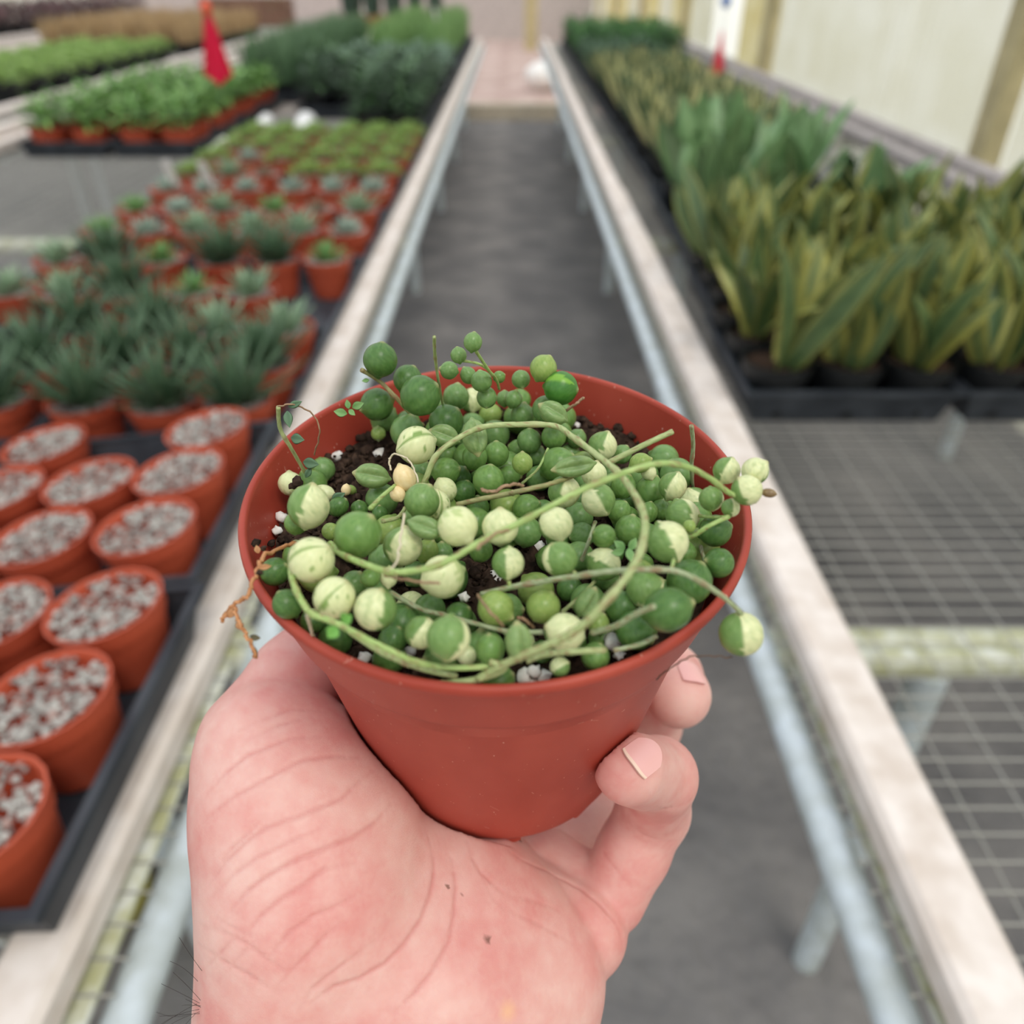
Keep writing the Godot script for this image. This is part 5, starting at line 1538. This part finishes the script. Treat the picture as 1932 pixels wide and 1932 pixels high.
# stems: kind, radius (mm), points in the pot (mm)
const STEMS := [
	["light",0.66,[-1.9,85.0,50.9,1.0,88.0,51.2,5.5,93.0,52.6,9.8,97.0,53.7,13.1,100.0,53.7,15.9,103.0,52.7,19.5,105.0,49.1,22.2,106.0,44.7,23.9,106.0,38.4,24.2,105.0,32.4,23.1,104.0,25.3,21.5,103.0,19.5,18.6,102.0,13.3,14.9,100.0,4.6,11.7,99.0,-0.7,4.3,99.0,-1.1,-1.6,99.0,-0.5,-6.0,98.0,0.9,-11.4,95.0,3.4,-14.0,90.0,5.2,-16.3,84.0,2.8]],
	["bright",0.57,[-30.3,88.0,22.0,-26.4,93.0,30.1,-22.8,96.0,35.1,-17.2,99.0,40.6,-13.8,100.0,42.1,-7.8,102.0,42.6,-2.4,104.0,40.3,-0.2,104.0,38.5,4.1,105.0,36.5,10.3,107.0,33.8,16.6,109.0,31.3,25.9,110.0,27.5,32.0,108.0,25.2,37.2,104.0,23.2,41.8,100.0,22.5,46.0,99.0,21.7]],
	["dusty",0.52,[-2.0,87.0,34.2,3.0,90.0,35.5,8.4,93.0,37.1,14.3,96.0,38.8,19.7,99.0,40.8,27.2,100.0,41.6,31.3,99.0,42.1,36.6,95.0,42.1,40.7,91.0,42.4]],
	["bright",0.55,[-35.7,90.0,28.9,-33.3,94.0,36.5,-31.3,95.0,41.2,-29.3,95.0,44.5,-27.6,95.0,46.4,-23.3,95.0,48.4,-19.9,94.0,49.9,-15.4,92.0,51.0,-11.1,89.0,51.0,-5.0,87.5,50.8,2.8,87.0,49.7]],
	["light",0.55,[-23.2,88.0,43.6,-17.8,88.0,47.8,-13.6,87.0,49.3,-9.9,85.0,49.3,-5.6,83.0,48.9]],
	["light",0.60,[-8.5,82.0,49.7,-2.0,84.0,50.2,2.2,88.0,51.2,-0.2,89.0,50.8]],
	["light",0.55,[5.6,90.0,51.4,8.0,91.0,51.1,11.6,92.0,51.4,18.0,90.0,49.3]],
	["woody",0.55,[-7.3,89.0,11.9,-3.0,91.0,12.8,2.8,93.0,13.5,4.2,94.0,14.2,10.6,94.0,11.8,15.2,92.0,6.6]],
	["light",0.59,[22.2,96.0,7.5,28.6,100.0,7.3,33.9,102.0,5.8]],
	["dusty",0.46,[39.4,98.0,-2.2,40.9,92.0,-3.6,41.5,86.0,-4.2,44.2,76.0,-8.8]],
	["light",0.35,[-11.8,114.0,-9.2,-12.6,106.0,-15.7,-12.6,97.0,-19.8,-12.6,88.0,-25.4]],
	["light",0.46,[-44.1,100.0,-6.1,-45.1,94.0,-7.2,-43.7,89.0,-7.2,-42.6,81.0,-9.5]],
	["twig",0.18,[-44.1,100.0,-6.1,-40.9,100.0,-6.9,-37.9,97.0,-7.9,-37.0,93.0,-7.2,-39.8,86.0,-9.2]],
	["dry",0.38,[-38.1,85.0,18.3,-40.9,89.0,25.8,-40.6,91.0,31.0,-41.3,90.0,34.3,-41.8,89.0,37.1,-44.4,87.0,36.6,-46.8,84.0,37.9]],
	["dry",0.35,[-44.1,87.0,37.2,-43.2,86.0,39.3,-42.1,85.0,40.7,-40.8,84.0,42.4,-40.0,81.0,43.5]],
	["bright",0.46,[34.8,90.0,23.1,36.5,92.0,24.0,38.7,94.0,23.9,42.2,95.0,22.6]],
	["woody",0.50,[-29.9,99.0,-23.1,-26.4,95.0,-24.8,-23.0,92.0,-23.1,-20.4,87.0,-24.4,-17.7,82.0,-26.6]],
	["bright",0.35,[-4.0,109.0,-13.0,-1.6,102.0,-17.5,-0.1,98.0,-20.7,0.5,94.0,-23.2]],
	["bright",0.30,[-7.3,105.0,-16.3,-3.7,104.0,-16.7,-1.6,102.0,-17.5]],
	["dusty",0.52,[16.4,88.0,43.9,19.7,92.0,46.1,22.3,96.0,47.3,24.8,99.0,48.4]],
	["dusty",0.42,[16.7,82.0,20.4,18.1,86.0,18.6,19.5,87.0,14.5]],
	["dusty",0.42,[20.1,85.0,45.1,24.3,86.0,44.7,27.4,86.0,42.9]],
	["dusty",0.46,[-18.6,84.0,30.7,-12.9,84.0,34.7,-8.7,84.0,36.2,-3.7,85.0,38.9,2.7,86.0,42.0,2.5,87.0,43.0,8.6,88.0,43.8]],
	["bright",0.46,[-22.6,94.0,19.2,-21.5,92.0,13.2,-20.0,89.0,5.6]],
	["pale",0.22,[-15.1,99.0,26.6,-15.1,99.0,31.3,-15.0,99.0,36.6,-14.9,100.0,40.5,-16.0,100.0,41.7]],
	["twig",0.25,[-16.9,97.0,39.6,-12.6,99.0,43.0,-7.9,99.0,43.7]],
	["black",0.13,[28.7,75.0,43.2,30.2,80.0,44.7,32.8,84.0,45.6,35.8,85.0,46.3,39.7,84.0,45.7]],
	["twig",0.34,[14.7,93.0,-15.3,16.6,96.0,-13.3,18.7,98.0,-13.2]],
	["pale",0.20,[-20.8,92.0,4.6,-20.9,94.0,3.4,-19.6,95.0,3.4,-16.9,94.0,4.4,-14.9,92.0,8.5]],
	["twig",0.25,[-2.5,90.0,37.2,-0.2,96.0,46.5,1.9,93.0,47.0]],
	["twig",0.34,[-2.3,97.0,17.4,-0.1,97.0,18.0,2.8,98.0,17.3,5.5,96.0,15.0]],
	["twig",0.25,[-1.9,105.0,42.1,0.4,106.0,40.3,3.0,106.0,38.8]],
	["bright",0.30,[5.4,83.0,-2.6,9.0,85.0,-5.5,11.2,87.0,-10.1]],
	["pale",0.29,[-29.3,93.0,44.5,-29.8,88.0,42.9,-30.9,82.0,39.8]],
	["bright",0.34,[3.0,90.0,35.5,2.8,91.0,35.1]],
	["bright",0.34,[13.9,96.0,39.0,13.6,95.0,36.9]],
	["bright",0.34,[28.3,100.0,41.6,29.9,97.0,36.1]],
	["twig",0.34,[4.3,85.0,37.9,5.8,85.0,38.4,7.2,83.0,38.4]],
	["light",0.42,[-21.0,90.0,18.1,-18.4,89.0,15.7,-17.7,87.0,10.3]],
	["light",0.38,[12.2,83.0,34.7,15.4,85.0,32.8,18.6,84.0,27.8]],
	["dusty",0.42,[40.3,82.0,15.8,39.9,83.0,20.9,40.8,82.0,23.1]],
	["bright",0.34,[39.0,89.0,15.2,40.7,92.0,19.3,42.2,95.0,22.6]]]
# crumbs: kind, place (mm), size (mm)
const BITS := [
	["perlite",-39.1,74.0,-25.2,1.6], ["perlite",-29.1,74.0,-26.2,1.7], ["perlite",-40.7,74.0,-15.8,1.5], ["perlite",-47.5,74.0,-2.2,1.4], ["perlite",-47.4,74.0,2.2,1.2],
	["perlite",-5.6,80.0,28.0,1.0], ["perlite",5.3,77.0,44.1,1.5], ["perlite",7.2,78.0,43.8,1.3], ["perlite",8.9,77.0,44.1,1.3], ["perlite",6.4,76.0,44.4,1.2],
	["perlite",21.1,80.0,38.9,1.7], ["perlite",20.7,79.0,36.7,1.1], ["perlite",9.3,74.0,7.6,1.6], ["perlite",0.3,74.0,16.5,1.7], ["perlite",-0.1,74.0,17.6,1.3],
	["perlite",20.0,74.0,-38.8,1.0], ["perlite",-30.1,74.0,-59.1,0.8], ["perlite",22.0,79.0,41.0,1.0], ["perlite",-15.0,76.0,37.8,1.2], ["perlite",-23.0,76.0,39.1,1.3],
	["perlite",44.4,74.0,6.9,1.2], ["clod",-41.8,85.0,-0.7,1.3], ["clod",-42.8,84.0,-0.6,0.9], ["clod",-44.5,87.0,20.8,0.9], ["clod",-42.8,87.0,22.2,0.6],
	["clod",-41.2,74.0,-24.9,1.2], ["clod",-34.2,74.0,-33.0,1.4], ["clod",-36.5,74.0,-28.7,1.1], ["clod",-36.5,74.0,-22.9,1.5], ["clod",27.2,74.0,-43.0,1.5],
	["clod",30.7,74.0,-37.5,1.5], ["clod",33.3,74.0,-33.9,1.2], ["clod",25.4,74.0,-45.9,1.1], ["clod",-11.6,82.0,47.1,0.9], ["clod",-12.7,81.0,46.7,0.7],
	["clod",-39.2,93.0,35.0,0.6], ["clod",-4.2,75.0,16.4,1.4], ["clod",-2.1,75.0,19.2,1.1], ["clod",-45.4,75.0,6.2,0.9], ["clod",-47.2,75.0,7.4,0.9]]
# small leaves: kind, place (mm), length (mm), width over length, direction
const LEAVES := [
	["young",-35.2,90.0,-19.8,3.0,0.70,-0.974,0.227,0.005], ["young",-31.7,90.0,-22.8,2.9,0.70,0.929,0.355,-0.101], ["young",-33.7,91.0,-21.7,2.1,0.70,-0.172,0.845,-0.506],
	["young",-32.6,90.0,-19.8,2.0,0.70,0.758,-0.396,0.519], ["young",-29.4,96.0,-23.6,1.7,0.60,-0.974,-0.038,0.224], ["lime",-20.8,100.0,51.7,2.0,1.10,0.856,0.476,-0.200],
	["lime",-23.0,98.0,52.8,2.1,1.10,-0.636,-0.490,0.597], ["young",22.2,93.0,28.1,2.5,0.70,-0.758,0.585,-0.290], ["young",21.7,93.0,29.9,2.3,0.70,-0.974,-0.038,0.224],
	["young",24.6,93.0,27.8,2.5,0.70,0.494,0.755,-0.431], ["young",23.7,93.0,30.6,2.4,0.70,0.172,-0.657,0.735], ["dark",-41.6,99.0,-3.1,3.5,0.55,0.172,-0.657,0.735],
	["dark",-41.1,93.0,-4.9,3.1,0.75,0.974,-0.038,0.224], ["dark",-40.8,100.0,-7.2,3.4,0.45,0.929,0.355,-0.101], ["dark",-40.2,85.0,-7.3,3.6,0.70,0.974,-0.038,0.224],
	["dark",-40.9,83.0,-6.8,2.9,0.50,0.494,0.755,-0.431], ["withered",-40.2,84.0,41.5,1.9,0.60,0.929,-0.166,0.330], ["dark",-32.9,83.0,1.8,3.5,0.60,0.856,0.476,-0.200],
	["husk",-42.9,89.0,24.7,1.6,0.80,-0.172,0.845,-0.506], ["husk",-39.1,92.0,32.6,2.3,0.50,0.989,0.094,0.114], ["husk",-44.7,86.0,37.5,2.3,0.60,0.494,0.755,-0.431],
	["husk",-43.0,85.0,39.8,1.9,0.70,0.494,-0.566,0.660], ["husk",-45.9,85.0,37.0,2.1,0.60,-0.929,-0.166,0.330], ["withered",-40.3,82.0,42.9,2.3,0.40,0.338,-0.622,0.706]]

func pearl_mesh(kind: String, seed_: int) -> ArrayMesh:
	var g := Geo.new()
	var nu := 36
	var nv := 24
	var q := RandomNumberGenerator.new()
	q.seed = seed_
	var off := q.randf() * 50.0
	var tip := q.randf_range(0.08, 0.2)
	var dark := lin(66, 108, 40)
	var mid := lin(108, 146, 66)
	var pale := lin(222, 224, 172)
	match kind:
		"d": dark = lin(66, 102, 48); mid = lin(98, 134, 72)
		"m": dark = lin(94, 132, 70); mid = lin(128, 160, 98)
		"l": dark = lin(124, 154, 74); mid = lin(160, 178, 102)
		"g": dark = lin(90, 128, 60); mid = lin(124, 158, 88)
		"p": dark = lin(106, 138, 78); mid = lin(146, 168, 110)
		"v", "r", "t": dark = lin(98, 134, 68); mid = lin(134, 164, 98)
		"w", "s": dark = lin(116, 148, 76); mid = lin(162, 184, 108)
		"y": dark = lin(236, 206, 150); mid = lin(246, 224, 178); pale = mid
		"b": dark = lin(146, 128, 92); mid = lin(104, 78, 56); pale = mid
		"k": dark = lin(58, 110, 40); mid = lin(84, 136, 58)
	for v in nv + 1:
		var t := PI * v / nv
		for u in nu + 1:
			var a := TAU * (u % nu) / nu
			var phi := a if a < PI else a - TAU
			var y := -cos(t)
			var r := sin(t)
			if y > 0.93:
				y += tip * pow((y - 0.93) / 0.07, 2.0)
			elif y < -0.95:
				y -= 0.16 * pow((-y - 0.95) / 0.05, 2.0)
				r = maxf(r, 0.07) if v else 0.0
			if kind == "p":
				r *= 1.0 - 0.5 * exp(-pow(phi / 0.45, 2.0)) * sin(t)
				y *= 1.12
			r *= 1.0 - 0.03 * exp(-pow(phi / 0.12, 2.0)) + 0.03 * noise.get_noise_3d(cos(a) * 1.3 + off, y * 1.3, sin(a) * 1.3)
			g.v.push_back(Vector3(cos(a) * r, y, sin(a) * r))
			# the leaf's own pattern: meridian streaks, a pale sector, a clear dark line along one side
			var streak := noise.get_noise_3d(cos(a) * 9.0 + off, y * 1.1, sin(a) * 9.0)
			var fine := noise.get_noise_3d(cos(a) * 30.0 + off, y * 5.0, sin(a) * 30.0)
			var c := dark.lerp(mid, clampf(0.45 + streak * 0.45 + fine * 0.5, 0, 1))
			var wob := streak * 0.22 + 0.2 * noise.get_noise_2d(y * 1.5 + off, 3.0)
			match kind:
				"v", "t":
					if cos(phi) > 0.08 + wob:
						c = pale.lerp(mid, clampf(0.1 + fine * 0.35 + (0.25 if streak > 0.3 else 0.0), 0, 0.6))
				"r":
					if cos(phi) > 0.72 + wob * 0.6:
						c = pale
				"w":
					c = pale.lerp(mid, clampf(0.06 + streak * 0.25 + fine * 0.25, 0, 0.4))
					if y < -0.45 + streak * 0.9:
						c = c.lerp(mid, 0.55)
				"s":
					c = pale.lerp(mid, clampf(0.08 + fine * 0.4, 0, 0.5))
					if absf(phi) < 0.17 * (1.0 - y * y * 0.7) or streak > 0.46:
						c = dark.lerp(mid, 0.3)
				"k":
					if absf(phi - 0.3) < 0.26 * (1.0 - y * y):
						c = lin(122, 170, 62)
				"y", "b":
					pass
				_:
					if absf(phi - 0.6) < 0.07:
						c = c.lerp(dark, 0.6)
			if y > 0.99 and kind != "b":
				c = c.lerp(lin(176, 170, 120), clampf((y - 0.99) * 6.0, 0, 0.8))
			g.c.push_back(c)
	for v in nv:
		for u in nu:
			var p := v * (nu + 1) + u
			g.quad(p, p + nu + 1, p + nu + 2, p + 1)
	g.normals()
	for v in nv + 1:
		var p := v * (nu + 1)
		var s := (g.n[p] + g.n[p + nu]).normalized()
		g.n[p] = s
		g.n[p + nu] = s
	return g.mesh()

func make_held_pot() -> void:
	var t := thing("potted_string_of_pearls", "trailing succulent with green and cream bead leaves in the terracotta pot held by the hand", "potted plant", POT_AT, POT_BASIS)
	var H := RIM_HEIGHT
	# pot wall: base, tapering body, shoulder, rim band, rolled lip, inside
	var prof := PackedVector2Array([Vector2(0.0005, 0.0035), Vector2(0.026, 0.0035), Vector2(0.0272, 0.0012), Vector2(0.0325, 0.0012), Vector2(0.0338, 0.0020), Vector2(0.0345, 0.004)])
	for k in range(1, 10):
		prof.push_back(Vector2(lerpf(0.0345, 0.0454, k / 9.0), lerpf(0.004, H - 0.0195, k / 9.0)))
	for p in [Vector2(0.0457, H - 0.0186), Vector2(0.0466, H - 0.0181), Vector2(0.0474, H - 0.0175), Vector2(0.0478, H - 0.0165), Vector2(0.0492, H - 0.011), Vector2(0.0508, H - 0.0050), Vector2(0.0515, H - 0.0030), Vector2(0.0518, H - 0.0025), Vector2(0.0523, H - 0.0023), Vector2(0.0525, H - 0.0019), Vector2(0.05255, H - 0.0012), Vector2(0.0525, H - 0.0005), Vector2(0.0521, H - 0.0001), Vector2(0.0515, H + 0.0001), Vector2(0.0510, H - 0.0002), Vector2(0.0507, H - 0.0010), Vector2(0.0498, H - 0.006), Vector2(0.0468, H - 0.017), Vector2(0.0446, H - 0.024), Vector2(0.04, H - 0.045), Vector2(0.032, 0.006), Vector2(0.0005, 0.0055)]:
		prof.push_back(p)
	part("pot", lathe(prof, 128, 1.0), M.terracotta, t)
	for k in 8:      # moulded feet under the base
		var a := TAU * k / 8
		part("foot", box_geo(Vector3(0.011, 0.005, 0.005), 0.0012), M.terracotta, t, Vector3(cos(a) * 0.0300, 0.0006, sin(a) * 0.0300), Basis(Vector3.UP, PI / 2 - a))
	# soil: an uneven crumbly surface
	var g := Geo.new()
	var rings := 34
	var segs := 110
	for k in rings + 1:
		for s in segs:
			var r := 0.0473 * k / rings
			var a := TAU * s / segs
			var p := Vector3(cos(a) * r, 0, sin(a) * r)
			var h := H - 0.0104 + 0.0024 * noise.get_noise_2d(p.x * 60, p.z * 60) + 0.0030 * noise.get_noise_2d(p.x * 260 + 9, p.z * 260) + 0.0022 * noise.get_noise_2d(p.x * 800 + 9, p.z * 800)
			g.v.push_back(Vector3(p.x, h, p.z))
	for k in rings:
		for s in segs:
			g.quad(k * segs + s, k * segs + (s + 1) % segs, (k + 1) * segs + (s + 1) % segs, (k + 1) * segs + s)
	g.normals()
	part("soil", g.mesh(), M.soil, t)
	var q := RandomNumberGenerator.new()
	q.seed = 55
	var mm := MultiMesh.new()
	mm.transform_format = MultiMesh.TRANSFORM_3D
	mm.mesh = lump_mesh(3, 0.5, 4, 6)
	mm.instance_count = 2600
	for k in 2600:
		var a := q.randf() * TAU
		var r := 0.0466 * sqrt(q.randf())
		var s := 0.00025 + 0.0008 * pow(q.randf(), 2.5)
		var p := Vector3(cos(a) * r, H - 0.0100 + 0.0024 * noise.get_noise_2d(cos(a) * r * 60, sin(a) * r * 60) + q.randf_range(-0.0006, 0.001), sin(a) * r)
		mm.set_instance_transform(k, Transform3D(Basis(Vector3(q.randf() - 0.5, q.randf() - 0.5, q.randf() - 0.5).normalized(), q.randf() * TAU).scaled(Vector3(s, s * q.randf_range(0.5, 1.0), s)), p))
	var crumbs := MultiMeshInstance3D.new()
	crumbs.name = "soil_crumbs"
	crumbs.multimesh = mm
	crumbs.material_override = M.soil
	crumbs.set_meta("kind", "stuff")
	t.add_child(crumbs)
	var lumps := [lump_mesh(41, 0.28, 6, 9), lump_mesh(42, 0.3, 6, 9), lump_mesh(43, 0.34, 6, 9)]
	for k in BITS.size():
		var b: Array = BITS[k]
		var s: float = b[4] * 0.001
		part(b[0] if b[0] == "perlite" else "soil_clod", lumps[k % 3], M.perlite if b[0] == "perlite" else M.soil, t, Vector3(b[1], b[2], b[3]) * 0.001, Basis(Vector3(0.3, 1, 0.2).normalized(), k * 1.7).scaled(Vector3(s, s * 0.8, s)))
	# stems
	var tones := {"light": [lin(150, 166, 104), lin(182, 192, 136)], "bright": [lin(142, 172, 92), lin(178, 200, 126)], "dusty": [lin(128, 146, 98), lin(176, 184, 148)], "woody": [lin(126, 128, 78), lin(168, 164, 112)], "twig": [lin(136, 104, 78), lin(172, 140, 108)], "dry": [lin(172, 112, 68), lin(206, 148, 100)], "pale": [lin(196, 180, 148), lin(224, 212, 186)], "black": [lin(50, 38, 32), lin(120, 88, 64)]}
	var node_brown := lin(140, 98, 70)
	var stem_nodes := []
	for k in STEMS.size():
		var s: Array = STEMS[k]
		var pts := []
		for j in range(0, s[2].size(), 3):
			pts.append(Vector3(s[2][j], s[2][j + 1], s[2][j + 2]) * 0.001)
		var path := smooth_path(pts, 8)
		var rad: float = s[1] * 0.001
		var c0: Color = tones[s[0]][0]
		var c1: Color = tones[s[0]][1]
		var off := k * 3.7
		var crinkle: float = 0.35 if s[0] in ["dry", "twig", "pale", "black"] else 0.10
		var length := 0.0
		for j in path.size() - 1:
			length += path[j].distance_to(path[j + 1])
		var knots := maxf(1.0, roundf(length / 0.011))
		if crinkle > 0.3:
			for j in path.size():
				path[j] += Vector3(noise.get_noise_2d(j * 0.35 + off, 0), noise.get_noise_2d(j * 0.35 + off, 9), noise.get_noise_2d(j * 0.35 + off, 18)) * (0.0007 if s[0] == "dry" else 0.0003)
		var knot := func(f: float) -> float: return exp(-pow((f * knots - roundf(f * knots)) * length / knots / 0.0009, 2.0)) if crinkle < 0.3 and f > 0.02 and f < 0.98 else 0.0
		var rf := func(f: float, a: float) -> float: return rad * (1.0 + crinkle * noise.get_noise_2d(f * length * 900.0 + off, cos(a) * 1.5) + 0.22 * knot.call(f) - 0.15 * f)
		var cf := func(f: float, a: float) -> Color:
			var c := c0.lerp(c1, clampf(0.5 + noise.get_noise_3d(f * length * 700.0 + off, cos(a) * 2.0, sin(a) * 2.0) * 1.1, 0, 1))
			var speck := noise.get_noise_3d(f * length * 2600.0 + off, cos(a) * 4.0 + 7.0, sin(a) * 4.0)
			if crinkle < 0.3 and speck > 0.3:
				c = c.lerp(node_brown, 0.7)
			return c.lerp(node_brown, knot.call(f) * 0.6 * (1.0 if sin(a + off) > -0.2 else 0.3))
		stem_nodes.append([part("stem", sweep(path, rf, cf, 10), M.stem, t), path])
	# the beads
	var made := {}
	for k in PEARLS.size():
		var p: Array = PEARLS[k]
		var key := "%s%d" % [p[0], k % 4]
		if not made.has(key):
			made[key] = pearl_mesh(p[0], key.hash() % 1000)
		var r: float = p[4] * 0.001
		var at := Vector3(p[1], p[2], p[3]) * 0.001
		var holder: Node = t      # a bead that touches a stem is a piece of that stem
		var nearest := r + 0.0025
		for s in stem_nodes:
			for j in s[1]:
				if j.distance_to(at) < nearest:
					nearest = j.distance_to(at)
					holder = s[0]
		part("bead_leaf", made[key], M.pearl, holder, at, Basis(Quaternion(p[6], p[7], p[8], p[9]).normalized()).scaled_local(Vector3(r, r * p[5], r)))
	# small flat leaves: seedlings, young shoots, withered scraps
	var cols := {"young": [lin(104, 152, 84), lin(140, 178, 112)], "lime": [lin(96, 156, 62), lin(124, 180, 84)], "dark": [lin(66, 98, 70), lin(104, 134, 100)], "withered": [lin(84, 84, 62), lin(122, 112, 84)], "husk": [lin(176, 118, 74), lin(214, 164, 116)]}
	for k in LEAVES.size():
		var l: Array = LEAVES[k]
		var lg := Geo.new()
		var c0: Color = cols[l[0]][0]
		var c1: Color = cols[l[0]][1]
		var d := Vector3(l[6], l[7], l[8])
		var ln: float = l[4] * 0.001
		var shape := func(f: float) -> float: return maxf(0.05, sin(pow(f, 0.85) * PI))
		var col := func(f: float, x: float, _q: int) -> Color: return c0.lerp(c1, clampf(f * 0.6 + absf(x) * 0.4, 0, 1))
		var flat := Vector3(0.1, 0.5, 0.85)
		add_blade(lg, Vector3(l[1], l[2], l[3]) * 0.001 - d * ln * 0.5, d, d.cross(flat), ln, ln * l[5], ln * (0.16 if l[0] == "dark" else 0.07), q.randf_range(-0.9, 0.9) if l[0] in ["husk", "withered"] else q.randf_range(-0.3, 0.3), 12, shape, col)
		lg.normals()
		part("leaf", lg.mesh(), M.stem, t)
